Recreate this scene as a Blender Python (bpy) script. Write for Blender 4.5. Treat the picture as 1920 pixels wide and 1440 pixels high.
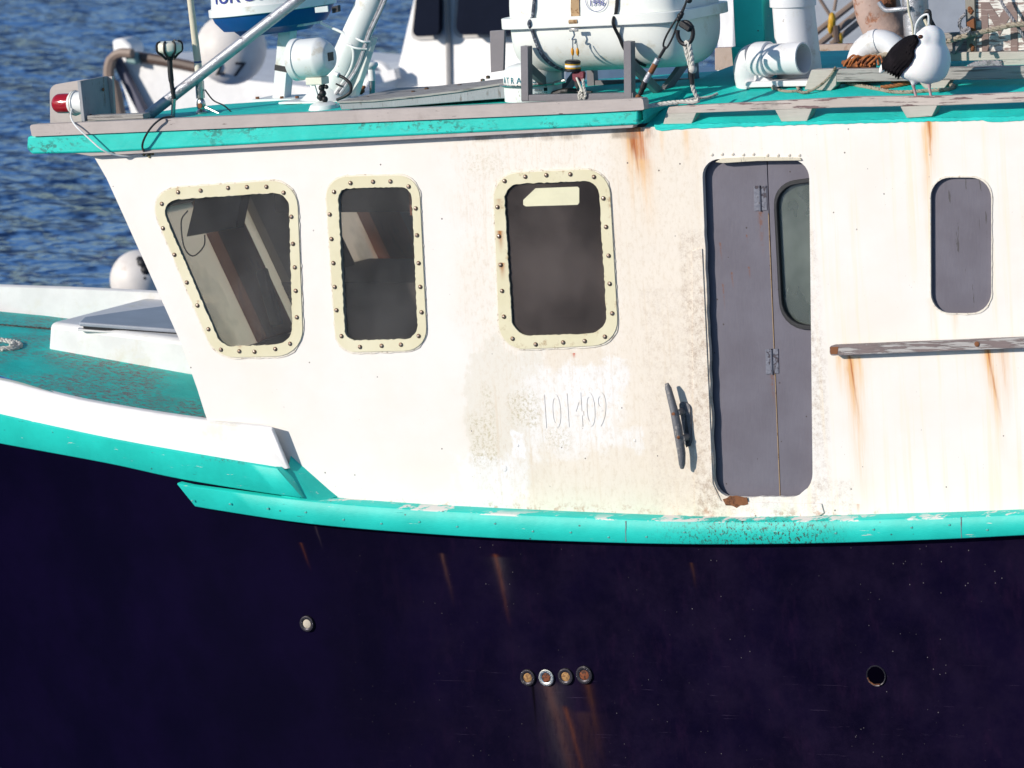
import bpy, bmesh, math, random
from mathutils import Vector, Matrix, noise as mnoise
random.seed(7)
for o in list(bpy.data.objects):
    bpy.data.objects.remove(o)
scene = bpy.context.scene
COL = scene.collection
V = Vector
rad = math.radians

# ------------------------------------------------------------------ camera, sky, sun
YAW, DIP, TRIM, DIST, SPAN = rad(28), rad(10), rad(4.2), 26.0, 5.28
look = V((-math.sin(YAW) * math.cos(DIP), math.cos(YAW) * math.cos(DIP), -math.sin(DIP)))
right = look.cross(V((0, 0, 1))).normalized()
up = right.cross(look)
CAM = -look * DIST
cam_data = bpy.data.cameras.new("camera")
cam = bpy.data.objects.new("camera", cam_data)
COL.objects.link(cam)
cam.matrix_world = Matrix((right, up, -look)).transposed().to_4x4()
cam.location = CAM
cam_data.sensor_width = 36
cam_data.lens = 36 * DIST / SPAN
cam_data.clip_end = 6000
cam_data.dof.use_dof = True
cam_data.dof.focus_distance = DIST
cam_data.dof.aperture_fstop = 5.6
scene.camera = cam

SUN = V((-0.72, -1.0, 0.42)).normalized()          # towards the sun
sun_data = bpy.data.lights.new("sun", 'SUN')
sun_data.energy = 4.4
sun_data.angle = rad(0.6)
sun_data.color = (1.0, 0.92, 0.82)
sun = bpy.data.objects.new("sun", sun_data)
COL.objects.link(sun)
sun.rotation_euler = (-SUN).to_track_quat('-Z', 'Y').to_euler()
world = bpy.data.worlds.new("World")
scene.world = world
world.use_nodes = True
wn = world.node_tree
sky = wn.nodes.new('ShaderNodeTexSky')
sky.sky_type = 'NISHITA'
sky.sun_disc = False
sky.sun_elevation = math.asin(SUN.z)
sky.sun_rotation = math.atan2(SUN.x, SUN.y)
sky.ozone_density = 4.0
sky.air_density = 1.0
sky.dust_density = 0.2
wn.links.new(sky.outputs[0], wn.nodes['Background'].inputs[0])
wn.nodes['Background'].inputs[1].default_value = 0.13
scene.view_settings.view_transform = 'Standard'
scene.view_settings.look = 'None'
scene.view_settings.gamma = 1
scene.view_settings.exposure = 0.02
scene.render.engine = 'CYCLES'
cy = scene.cycles
cy.max_bounces = 5; cy.diffuse_bounces = 2; cy.glossy_bounces = 2; cy.transmission_bounces = 4; cy.transparent_max_bounces = 8
cy.caustics_reflective = False; cy.caustics_refractive = False

# ------------------------------------------------------------------ surveying helpers (boat frame: x aft, y across, z up)
ROT = Matrix.Rotation(-TRIM, 3, 'Y')                # the boat floats a little bow-down
ROTI = ROT.transposed()
CAMB = ROTI @ CAM
FPX = 1920 * DIST / SPAN
def ray(px, py):
    return ROTI @ (look * FPX + right * (px - 960) - up * (py - 720))
def P(px, py, Y=0.0):
    d = ray(px, py)
    return CAMB + d * ((Y - CAMB.y) / d.y)
def PX(px, py, X):
    d = ray(px, py)
    return CAMB + d * ((X - CAMB.x) / d.x)
def PZ(px, py, Z):
    d = ray(px, py)
    return CAMB + d * ((Z - CAMB.z) / d.z)
def PPL(px, py, q, n):
    d = ray(px, py)
    return CAMB + d * ((q - CAMB).dot(n) / d.dot(n))
def PF(px, py, f, y0=-0.3, y1=4.5):
    prev = None
    for i in range(400):
        Y = y0 + (y1 - y0) * i / 399
        v = P(px, py, Y)
        g = v.z - f(v.x, v.y)
        if prev is not None and prev > 0 >= g:
            return v
        prev = g
    return P(px, py, y1 * 0.4)
def PW(px, py, depth):                              # world frame, at a depth along the view axis
    return CAM + (look * FPX + right * (px - 960) - up * (py - 720)) * (depth / FPX)
M2PX = SPAN / 1920.0

# ------------------------------------------------------------------ node helpers
class N:
    def __init__(s, name):
        s.m = bpy.data.materials.new(name)
        s.m.use_nodes = True
        s.t = s.m.node_tree
        s.b = s.t.nodes['Principled BSDF']
        s.out = s.t.nodes['Material Output']
        tc = s.t.nodes.new('ShaderNodeTexCoord')
        s.co = tc.outputs['Object']
        s._xyz = None
        s.cache = {}
    def link(s, a, b):
        s.t.links.new(a, b)
    def setin(s, sock, v):
        if hasattr(v, 'is_output'):
            s.link(v, sock)
        elif isinstance(v, (tuple, list)) and len(v) == 3 and sock.type == 'RGBA':
            sock.default_value = (*v, 1)
        else:
            sock.default_value = v
    def xyz(s):
        if s._xyz is None:
            n = s.t.nodes.new('ShaderNodeSeparateXYZ')
            s.link(s.co, n.inputs[0])
            s._xyz = n.outputs
        return s._xyz
    def math(s, op, a, b=0.0, c=0.0, clamp=False):
        n = s.t.nodes.new('ShaderNodeMath')
        n.operation = op
        n.use_clamp = clamp
        s.setin(n.inputs[0], a); s.setin(n.inputs[1], b); s.setin(n.inputs[2], c)
        return n.outputs[0]
    def map(s, scale=(1, 1, 1), loc=(0, 0, 0), rot=(0, 0, 0)):
        key = ('m', scale, loc, rot)
        if key not in s.cache:
            s.cache[key] = s._map(scale, loc, rot)
        return s.cache[key]
    def _map(s, scale, loc, rot):
        n = s.t.nodes.new('ShaderNodeMapping')
        s.link(s.co, n.inputs[0])
        n.inputs['Scale'].default_value = scale
        n.inputs['Location'].default_value = loc
        n.inputs['Rotation'].default_value = rot
        return n.outputs[0]
    def noise(s, scale=5, detail=4, rough=0.55, vec=None, dist=0.0):
        key = ('n', scale, detail, rough, vec, dist)
        if key not in s.cache:
            s.cache[key] = s._noise(scale, detail, rough, vec, dist)
        return s.cache[key]
    def _noise(s, scale, detail, rough, vec, dist):
        n = s.t.nodes.new('ShaderNodeTexNoise')
        s.link(vec or s.co, n.inputs['Vector'])
        n.inputs['Scale'].default_value = scale
        n.inputs['Detail'].default_value = min(detail, 5)
        n.inputs['Roughness'].default_value = rough
        n.inputs['Distortion'].default_value = dist
        return n.outputs[0]
    def voro(s, scale=10, vec=None, feat='F1', rnd=1.0):
        n = s.t.nodes.new('ShaderNodeTexVoronoi')
        n.feature = feat
        s.link(vec or s.co, n.inputs['Vector'])
        n.inputs['Scale'].default_value = scale
        n.inputs['Randomness'].default_value = rnd
        return n.outputs['Distance']
    def sm(s, x, a, b, lo=0.0, hi=1.0):
        n = s.t.nodes.new('ShaderNodeMapRange')
        n.interpolation_type = 'SMOOTHSTEP'
        s.setin(n.inputs[0], x)
        n.inputs[1].default_value = a; n.inputs[2].default_value = b
        n.inputs[3].default_value = lo; n.inputs[4].default_value = hi
        return n.outputs[0]
    def mix(s, f, a, b, mode='MIX'):
        n = s.t.nodes.new('ShaderNodeMix')
        n.data_type = 'RGBA'
        n.blend_type = mode
        s.setin(n.inputs[0], f)
        s.setin(n.inputs[6], a); s.setin(n.inputs[7], b)
        return n.outputs[2]
    def mul(s, *a):
        r = a[0]
        for b in a[1:]:
            r = s.math('MULTIPLY', r, b)
        return r
    def bump(s, h, strength=0.3, dist=0.01):
        n = s.t.nodes.new('ShaderNodeBump')
        n.inputs['Strength'].default_value = strength
        n.inputs['Distance'].default_value = dist
        s.link(h, n.inputs['Height'])
        s.link(n.outputs[0], s.b.inputs['Normal'])
    def done(s, col, rough=0.5, metal=0.0, spec=0.5):
        s.setin(s.b.inputs['Base Color'], col)
        s.setin(s.b.inputs['Roughness'], rough)
        s.setin(s.b.inputs['Metallic'], metal)
        s.setin(s.b.inputs['Specular IOR Level'], spec)
        return s.m
    # stain that runs down from (x0, z0); built once as a node group
    def streak(s, x0, z0, ln, w, drift=0.0, wob=0.012):
        return s.call('streak', STREAK, (x0, z0, ln, w, drift, wob))
    def box(s, x0, x1, z0, z1, soft, wob=0.06, nsc=5.0):
        return s.call('patch_big' if nsc < 5 else 'patch_fine', lambda g, a: PATCH(g, a, 3.5 if nsc < 5 else 8.0), (x0, x1, z0, z1, soft, wob))
    def call(s, name, fn, args):
        ng = bpy.data.node_groups.get(name)
        if ng is None:
            ng = bpy.data.node_groups.new(name, 'ShaderNodeTree')
            for k in range(len(args)):
                ng.interface.new_socket('p%d' % k, in_out='INPUT', socket_type='NodeSocketFloat')
            ng.interface.new_socket('v', in_out='OUTPUT', socket_type='NodeSocketFloat')
            gi = ng.nodes.new('NodeGroupInput'); go = ng.nodes.new('NodeGroupOutput')
            g = N.__new__(N)
            g.t = ng; g.cache = {}; g._xyz = None
            g.co = ng.nodes.new('ShaderNodeTexCoord').outputs['Object']
            ng.links.new(fn(g, [gi.outputs[k] for k in range(len(args))]), go.inputs[0])
        n = s.t.nodes.new('ShaderNodeGroup')
        n.node_tree = ng
        for k, a in enumerate(args): n.inputs[k].default_value = a
        return n.outputs[0]

def STREAK(s, a):
    x0, z0, ln, w, drift, wob = a
    x, y, z = s.xyz()
    t = s.math('DIVIDE', s.math('SUBTRACT', z0, z), ln)
    wo = s.math('MULTIPLY', s.math('SUBTRACT', s.noise(7, 2, 0.5), 0.5), s.math('MULTIPLY', wob, 2.0))
    c = s.math('SUBTRACT', s.math('ADD', x, wo), s.math('MULTIPLY', t, drift))
    d = s.math('DIVIDE', s.math('SUBTRACT', c, x0), w)
    g = s.math('DIVIDE', 1.0, s.math('POWER', s.math('ADD', 1.0, s.math('MULTIPLY', d, d)), 2.2))
    fade = s.math('POWER', s.math('SUBTRACT', 1.0, t, clamp=True), 1.3)
    return s.mul(g, fade, s.sm(t, -0.03, 0.02))
def PATCH(s, a, nsc):
    x0, x1, z0, z1, soft, wob = a
    x, y, z = s.xyz()
    nx = s.math('MULTIPLY', s.math('SUBTRACT', s.noise(nsc, 5, 0.65), 0.5), s.math('MULTIPLY', wob, 2.0))
    nz = s.math('MULTIPLY', s.math('SUBTRACT', s.noise(nsc * 1.3, 5, 0.65, s.map(loc=(3, 1, 7))), 0.5), s.math('MULTIPLY', wob, 2.0))
    xx = s.math('ADD', x, nx); zz = s.math('ADD', z, nz)
    def ramp(v, edge, sign):
        u = s.math('DIVIDE', s.math('SUBTRACT', v, edge), soft)
        return s.sm(u, -1.0, 1.0, 0.0 if sign > 0 else 1.0, 1.0 if sign > 0 else 0.0)
    return s.mul(ramp(xx, x0, 1), ramp(xx, x1, -1), ramp(zz, z0, 1), ramp(zz, z1, -1))

def paint(name, base, wear=None, wsc=9, wth=0.62, stretch=(1, 1, 1), rough=0.5, metal=0.0, var=0.12, bsc=40, bstr=0.15,
          dirt=None, dth=0.6, dsc=4, spec=0.4, wsoft=0.03):
    n = N(name)
    d = tuple(c * (1 - var) for c in base)
    col = n.mix(n.sm(n.noise(6, 5, 0.6), 0.3, 0.7), d, base)
    h = n.noise(bsc, 3, 0.6, n.map(stretch))
    if dirt:
        col = n.mix(n.sm(n.noise(dsc, 6, 0.7, n.map(loc=(5, 2, 1))), dth, dth + 0.16), col, dirt)
    if wear:
        f = n.sm(n.noise(wsc, 8, 0.68, n.map(stretch)), wth, wth + wsoft)
        col = n.mix(f, col, wear)
        h = n.math('SUBTRACT', h, n.math('MULTIPLY', f, 1.2))
    n.bump(h, bstr, 0.006)
    return n.done(col, rough, metal, spec)

M = {}
TEAL = (0.012, 0.46, 0.38)
M['teal_edge'] = None
def teal_edge():
    n = N('teal_paint_edge')
    col = n.mix(n.sm(n.noise(5, 4, 0.6), 0.3, 0.7), (0.011, 0.50, 0.42), (0.015, 0.60, 0.51))
    zone = n.sm(n.noise(2.2, 2, 0.5, n.map((1, 1, 2))), 0.50, 0.62)
    f = n.mul(n.sm(n.noise(26, 8, 0.72, n.map((1, 1, 1.6))), 0.53, 0.56), zone)
    col = n.mix(f, col, (0.012, 0.24, 0.20))
    g = n.sm(n.noise(45, 6, 0.7, n.map((0.6, 1, 1))), 0.70, 0.73)
    col = n.mix(g, col, (0.30, 0.27, 0.24))
    n.bump(n.math('SUBTRACT', n.noise(30, 4), n.math('MULTIPLY', f, 0.8)), 0.25, 0.006)
    return n.done(col, 0.42, 0, 0.4)
M['teal_edge'] = teal_edge()
def teal_rail():
    n = N('teal_paint_rail')
    x, y, z = n.xyz()
    col = n.mix(n.sm(n.noise(4, 4, 0.6), 0.3, 0.7), (0.011, 0.49, 0.41), (0.015, 0.58, 0.49))
    # scuffs, scraped long-ways
    st = n.map((1.2, 6, 14))
    f = n.sm(n.noise(5, 8, 0.75, st), 0.66, 0.70)
    col = n.mix(f, col, (0.02, 0.20, 0.18))
    f2 = n.sm(n.noise(4, 8, 0.7, n.map((0.9, 5, 16), (7, 0, 3))), 0.665, 0.69)
    col = n.mix(f2, col, (0.62, 0.60, 0.55))
    # dense black scuffing amidships
    zone = n.mul(n.sm(x, 0.7, 1.3), n.sm(x, 1.65, 2.0, 1, 0))
    f3 = n.mul(zone, n.sm(n.noise(70, 8, 0.8, n.map((1, 1, 0.6))), 0.53, 0.58))
    col = n.mix(f3, col, (0.035, 0.05, 0.035))
    zb = n.mul(n.sm(x, -1.95, -1.75), n.sm(x, -1.35, -1.15, 1, 0), n.sm(z, -0.44, -0.40))
    f5 = n.mul(zb, n.sm(n.noise(34, 5, 0.8), 0.55, 0.60))
    col = n.mix(f5, col, (0.06, 0.07, 0.06))
    # paint scraped white along the upper arris
    pa, pb2, pc = P(640, 944, -.13), P(1250, 976, -.13), P(1900, 965, -.13)
    def lag(p, q, r): return n.mul(n.math('DIVIDE', n.math('SUBTRACT', x, q.x), p.x - q.x), n.math('DIVIDE', n.math('SUBTRACT', x, r.x), p.x - r.x), p.z)
    zz = n.math('ADD', lag(pa, pb2, pc), n.math('ADD', lag(pb2, pa, pc), lag(pc, pa, pb2)))
    dz = n.math('ABSOLUTE', n.math('SUBTRACT', n.math('ADD', z, n.math('MULTIPLY', n.math('SUBTRACT', n.noise(3, 3), .5), .012)), zz))
    fs = n.mul(n.sm(dz, .009, .003), n.sm(n.noise(2.2, 5, .7, n.map((1.6, 1, 5), (2, 1, 1))), .50, .54), n.sm(x, -1.2, -1.0))
    col = n.mix(fs, col, (.66, .64, .60))
    f4 = n.sm(n.voro(9, n.map((1, 1, 1.4), (1, 0, 0))), 0.07, 0.05)
    col = n.mix(f4, col, (0.03, 0.16, 0.14))
    n.bump(n.math('SUBTRACT', n.noise(25, 4), n.math('MULTIPLY', f, 0.6)), 0.25, 0.006)
    return n.done(col, 0.50, 0, 0.35)
M['teal_rail'] = teal_rail()
def teal_deck(name, wear):
    n = N(name)
    col = n.mix(n.sm(n.noise(5, 5, 0.6), 0.3, 0.7), (0.012, 0.52, 0.46), (0.018, 0.66, 0.58))
    st = n.map((3.0, 9, 9))
    f = n.mul(n.sm(n.noise(7, 9, 0.8, st), wear, wear + 0.05), n.sm(n.noise(1.6, 2), 0.35, 0.6))
    col = n.mix(f, col, (0.21, 0.17, 0.17))
    f2 = n.sm(n.noise(10, 9, 0.8, n.map((2, 9, 9), (4, 4, 0))), 0.69, 0.72)
    col = n.mix(f2, col, (0.02, 0.06, 0.06))
    n.bump(n.noise(14, 6, 0.7, n.map((2, 7, 7))), 0.55, 0.012)
    return n.done(col, 0.62, 0, 0.3)
M['teal_deck'] = teal_deck('teal_foredeck', 0.49)
M['teal_roof'] = teal_deck('teal_rooftop', 0.64)
M['grey_trim'] = paint('grey_trim_paint', (0.45, 0.395, 0.37), (0.12, 0.085, 0.075), 16, 0.655, (0.5, 3, 3), 0.55, bsc=30, dirt=(0.36, 0.31, 0.285), dth=0.56, dsc=5)
M['grey_rail'] = paint('weathered_rail_paint', (0.50, 0.435, 0.39), (0.17, 0.10, 0.10), 12, 0.555, (0.35, 3, 5), 0.6, bsc=24, bstr=0.4, dirt=(0.30, 0.27, 0.24), dth=0.55)
M['flaked_rail'] = paint('flaked_grab_rail', (0.20, 0.155, 0.15), (0.40, 0.38, 0.365), 11, 0.50, (0.35, 3, 5), 0.7, bsc=24, bstr=0.5, wsoft=0.05)
M['hinge'] = paint('dull_hinge', (0.15, 0.155, 0.19), (0.05, 0.04, 0.05), 40, 0.56, rough=0.5, metal=0.3, bsc=60, bstr=0.4)
M['grey_rail_b'] = paint('buff_rail_paint', (0.47, 0.44, 0.39), (0.22, 0.19, 0.18), 10, 0.62, (0.35, 3, 6), 0.6, bsc=24, bstr=0.3)
M['grey_wood'] = paint('bare_grey_wood', (0.36, 0.34, 0.32), (0.17, 0.15, 0.14), 14, 0.54, (0.25, 4, 8), 0.75, bsc=20, bstr=0.6, wsoft=0.1)
M['grey_steel'] = paint('grey_painted_steel', (0.185, 0.175, 0.19), (0.09, 0.05, 0.04), 12, 0.74, rough=0.42, bsc=60, bstr=0.1)
M['slate'] = paint('slate_paint_and_shade', (0.30, 0.31, 0.33), (0.18, 0.16, 0.15), 12, 0.60, (5, 5, 0.5), 0.6, bsc=25, bstr=0.4)
M['door_grey'] = None
def door_grey(name, cracks):
    n = N(name)
    x, y, z = n.xyz()
    col = n.mix(n.sm(n.noise(3, 5, 0.6), 0.3, 0.7), (0.108, 0.098, 0.122), (0.136, 0.128, 0.158))
    if cracks:
        f = n.sm(n.noise(9, 7, 0.7, n.map((4.5, 4, 0.55))), 0.645, 0.665)
        col = n.mix(f, col, (0.06, 0.055, 0.06))
    else:
        for (px, py, ln, w) in [(1350, 455, .10, .006), (1372, 510, .10, .006), (1355, 530, .16, .005), (1404, 500, .07, .006), (1425, 395, .25, .014), (1447, 700, .18, .010), (1400, 440, .05, .005)]:
            q = P(px, py, 0.045)
            f = n.mul(n.streak(q.x, q.z, ln, w, 0.004, 0.004), n.sm(n.noise(60, 3), 0.35, 0.6), 1.0)
            col = n.mix(f, col, (0.17, 0.055, 0.02))
        f = n.sm(n.voro(11, n.map((1, 1, 1))), 0.06, 0.045)
        col = n.mix(f, col, (0.05, 0.035, 0.035))
    n.bump(n.noise(30, 4, 0.6, n.map((3, 3, 0.5))), 0.2, 0.006)
    return n.done(col, 0.5, 0, 0.4)
M['door_grey'] = door_grey('grey_door_paint', False)
M['ply_grey'] = door_grey('grey_plywood_paint', True)
M['white_gel'] = paint('white_gelcoat', (0.77, 0.755, 0.745), (0.35, 0.33, 0.28), 14, 0.74, (0.6, 1, 1.5), 0.45, bsc=9, bstr=0.12, dirt=(0.66, 0.63, 0.56), dth=0.56, dsc=3)
M['white_plastic'] = paint('white_plastic', (0.78, 0.80, 0.78), (0.42, 0.36, 0.28), 22, 0.68, (1, 1, .5), rough=0.38, bsc=60, bstr=0.04, var=0.05, dirt=(0.60, 0.57, 0.49), dth=0.55, dsc=9)
M['raft_white'] = paint('raft_fibreglass', (0.80, 0.82, 0.77), (0.45, 0.40, 0.30), 20, 0.69, (1, 1, .5), rough=0.36, bsc=7, bstr=0.06, var=0.05, dirt=(0.64, 0.62, 0.52), dth=0.54, dsc=5)
M['pvc'] = paint('white_pvc', (0.76, 0.76, 0.77), (0.40, 0.36, 0.33), 24, 0.68, (1, 1, .5), rough=0.4, bsc=50, bstr=0.05, var=0.05, dirt=(0.60, 0.57, 0.53), dth=0.54, dsc=7)
M['blue_plastic'] = paint('blue_plastic', (0.006, 0.075, 0.26), rough=0.35, var=0.15)
M['black'] = paint('black_rubber', (0.012, 0.012, 0.014), rough=0.5)
M['dark'] = paint('dark_interior', (0.05, 0.042, 0.04), rough=0.7)
M['inner'] = paint('cabin_lining', (0.20, 0.175, 0.15), rough=0.7)
M['screen'] = paint('dark_screen', (0.012, 0.013, 0.015), rough=0.25)
M['brown_wood'] = paint('varnished_wood', (0.26, 0.085, 0.035), (0.14, 0.045, 0.02), 8, 0.52, (3, 3, 0.5), 0.45, wsoft=0.2)
M['rust'] = paint('rusted_steel', (0.22, 0.085, 0.035), (0.08, 0.03, 0.018), 12, 0.5, rough=0.85, bsc=40, bstr=0.6, wsoft=0.15)
M['pink_rust'] = paint('rusted_painted_steel', (0.46, 0.33, 0.28), (0.30, 0.12, 0.06), 9, 0.54, rough=0.8, bsc=40, bstr=0.5, wsoft=0.12, dirt=(0.33, 0.18, 0.12), dth=0.5)
M['galv'] = paint('galvanised_tube', (0.42, 0.43, 0.46), (0.24, 0.23, 0.25), 22, 0.5, (0.6, 1, 1), 0.45, 0.55, bsc=60, bstr=0.3, wsoft=0.15)
M['chrome'] = paint('stainless_steel', (0.60, 0.58, 0.55), (0.20, 0.12, 0.08), 30, 0.66, rough=0.25, metal=1.0)
M['iron'] = paint('weathered_iron', (0.17, 0.17, 0.18), (0.32, 0.30, 0.28), 40, 0.56, rough=0.6, metal=0.3, bsc=60, bstr=0.6, dirt=(0.14, 0.06, 0.03), dth=0.58, dsc=9)
M['bolt'] = paint('rusty_bolt', (0.20, 0.115, 0.07), (0.40, 0.36, 0.32), 60, 0.55, rough=0.4, metal=0.7)
M['cream_pole'] = paint('cream_fibreglass', (0.66, 0.60, 0.46), (0.35, 0.32, 0.26), 16, 0.62, (3, 3, 0.6), 0.5)
M['cream'] = paint('cream_plastic', (0.76, 0.74, 0.62), rough=0.4)
M['tan_strap'] = paint('tan_webbing', (0.45, 0.30, 0.16), (0.25, 0.14, 0.06), 30, 0.56, rough=0.8)
M['navy_strap'] = paint('navy_cord', (0.075, 0.085, 0.11), (0.30, 0.32, 0.35), 50, 0.54, rough=0.8)
M['rope_white'] = paint('white_rope', (0.62, 0.60, 0.54), (0.34, 0.32, 0.28), 50, 0.56, rough=0.85)
M['rope_tan'] = paint('tan_rope', (0.36, 0.31, 0.24), (0.16, 0.13, 0.09), 40, 0.54, rough=0.9)
M['rope_brown'] = paint('rusty_rope', (0.36, 0.14, 0.05), (0.16, 0.06, 0.03), 40, 0.54, rough=0.9)
M['rope_grey'] = paint('grey_rope', (0.32, 0.31, 0.33), (0.15, 0.15, 0.16), 40, 0.54, rough=0.9)
M['rope_dark'] = paint('dark_rope', (0.10, 0.085, 0.075), (0.03, 0.028, 0.025), 30, 0.52, rough=0.9)
M['orange_cord'] = paint('orange_bungee', (0.40, 0.13, 0.035), (0.16, 0.05, 0.02), 20, 0.55, rough=0.7)
M['hole_shade'] = paint('painted_hole_shade', (0.0012, 0.0008, 0.0035), rough=0.9, spec=0.0)
M['maroon'] = paint('maroon_block', (0.16, 0.02, 0.035), rough=0.45)
M['yellow'] = paint('yellow_plastic', (0.62, 0.34, 0.02), (0.10, 0.08, 0.02), 60, 0.62, rough=0.45)
M['amber'] = paint('orange_plastic', (0.70, 0.30, 0.01), rough=0.45)
M['label_white'] = paint('label_white', (0.78, 0.80, 0.80), rough=0.4)
M['ink_blue'] = paint('blue_ink', (0.03, 0.05, 0.27), rough=0.5)
M['ink_teal'] = paint('teal_ink', (0.015, 0.20, 0.25), rough=0.5)
M['ink_black'] = paint('black_ink', (0.015, 0.015, 0.02), rough=0.5)
M['sticker'] = paint('faded_sticker', (0.72, 0.69, 0.48), rough=0.5)
M['foam'] = paint('old_sealant', (0.42, 0.36, 0.20), (0.15, 0.12, 0.06), 40, 0.55, rough=0.9, bsc=80, bstr=0.8)
M['orange_board'] = paint('faded_orange', (0.55, 0.20, 0.09), rough=0.6)
M['hatch'] = paint('grey_hatch', (0.33, 0.36, 0.42), (0.5, 0.5, 0.5), 24, 0.74, rough=0.4)
M['gull_black'] = paint('gull_slate_feathers', (0.006, 0.0045, 0.006), (0.016, 0.012, 0.015), 14, 0.5, (1, 1, 1), 0.75, bsc=30, bstr=0.3, wsoft=0.25, spec=0.08)
M['gull_pink'] = paint('gull_leg', (0.52, 0.36, 0.36), (0.38, 0.25, 0.25), 50, 0.55, rough=0.6)
M['gull_eye'] = paint('gull_eye', (0.07, 0.025, 0.012), rough=0.15)

def gull_white():
    n = N('gull_white_feathers')
    st = n.map((1.0, 1.0, 2.2), rot=(0, 0.5, 0))
    f = n.noise(110, 5, 0.7, st)
    x, y, z = n.xyz()
    hd = n.sm(z, 0.30, 0.36)
    col = n.mix(n.mul(n.sm(n.noise(70, 4, 0.7, n.map((1, 1, 3), rot=(0, 0.8, 0))), 0.55, 0.66), hd, 0.5), (0.88, 0.87, 0.85), (0.45, 0.38, 0.33))
    n.bump(f, 0.22, 0.006)
    n.b.inputs['Subsurface Weight'].default_value = 0.1
    return n.done(col, 0.8, 0, 0.2)
M['gull_white'] = gull_white()

def red_lens():
    n = N('red_lens')
    m = n.done((0.42, 0.004, 0.012), 0.12, 0, 0.6)
    x, y, z = n.xyz()
    n.b.inputs['Transmission Weight'].default_value = 0.25
    n.b.inputs['Coat Weight'].default_value = 0.4
    return m
M['red_lens'] = red_lens()

def frame_mat():
    n = N('yellowed_plexiglass_frame')
    x, y, z = n.xyz()
    col = n.mix(n.sm(n.noise(3, 4), 0.35, 0.7), (0.665, 0.61, 0.41), (0.72, 0.67, 0.48))
    f = n.mul(n.sm(n.noise(13, 6, 0.7), 0.56, 0.72), n.sm(x, -0.25, -0.1))
    col = n.mix(f, col, (0.42, 0.31, 0.17))
    for (px, py, ln, w, s) in [(938, 440, .13, .02, 1.2), (942, 500, .10, .02, 1.2), (333, 352, .07, .012, .9), (450, 652, .03, .015, .9), (1026, 322, .03, .02, .7), (372, 570, .03, .01, .6), (936, 380, .09, .02, .5)]:
        q = P(px, py, -0.008)
        col = n.mix(n.math('MULTIPLY', n.streak(q.x, q.z + 0.02, ln, w, 0, 0.01), s, clamp=True), col, (0.36, 0.14, 0.035))
    n.bump(n.noise(12, 3), 0.08, 0.01)
    return n.done(col, 0.32, 0, 0.45)
M['frame'] = frame_mat()
def sealant():
    n = N('white_sealant')
    col = n.mix(n.sm(n.noise(40, 5, 0.7), 0.52, 0.68), (0.74, 0.68, 0.58), (0.40, 0.32, 0.24))
    n.bump(n.noise(60, 4), 0.6, 0.006)
    return n.done(col, 0.6)
M['sealant'] = sealant()

def glass(name, tint, haze, hazecol, gloss=0.07, sc=1.0, kind='ShaderNodeBsdfDiffuse'):
    n = N(name)
    t = n.t
    tr = t.nodes.new('ShaderNodeBsdfTransparent'); tr.inputs[0].default_value = (*tint, 1)
    df = t.nodes.new(kind); df.inputs[0].default_value = (*hazecol, 1)
    gl = t.nodes.new('ShaderNodeBsdfGlossy'); gl.inputs['Roughness'].default_value = 0.06
    m1 = t.nodes.new('ShaderNodeMixShader'); m2 = t.nodes.new('ShaderNodeMixShader')
    x, y, z = n.xyz()
    sp = n.sm(n.voro(55 * sc), 0.10, 0.05)
    scr = n.mul(n.sm(n.noise(22, 6, 0.8, n.map((6, 1, 0.7))), 0.66, 0.72), 0.35)
    f = n.math('ADD', n.math('MULTIPLY', n.sm(n.noise(1.9, 4, 0.55, n.map((1, 1, .8), (.4, 0, .9))), 0.32, 0.72, 0.45, 1.9), haze), n.math('MULTIPLY', n.math('ADD', sp, scr), 0.10), clamp=True)
    n.link(f, m1.inputs[0]); n.link(tr.outputs[0], m1.inputs[1]); n.link(df.outputs[0], m1.inputs[2])
    lw = t.nodes.new('ShaderNodeLayerWeight'); lw.inputs[0].default_value = 0.25
    n.link(n.math('ADD', n.math('MULTIPLY', lw.outputs['Fresnel'], 0.35), gloss, clamp=True), m2.inputs[0])
    n.link(m1.outputs[0], m2.inputs[1]); n.link(gl.outputs[0], m2.inputs[2])
    n.link(m2.outputs[0], n.out.inputs['Surface'])
    return n.m
M['glass'] = glass('salted_window_glass', (0.90, 0.89, 0.87), 0.05, (0.38, 0.37, 0.37), 0.012)
M['glass_dark'] = glass('dirty_window_glass', (0.5, 0.47, 0.45), 0.13, (0.30, 0.25, 0.235), 0.015)
M['glass_grime'] = glass('grimy_windshield', (0.85, 0.78, 0.66), 0.85, (0.90, 0.83, 0.74), 0.02, kind='ShaderNodeBsdfTranslucent')
M['glass_green'] = glass('green_door_glass', (0.30, 0.36, 0.33), 0.42, (0.19, 0.22, 0.19), 0.10)

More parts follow.
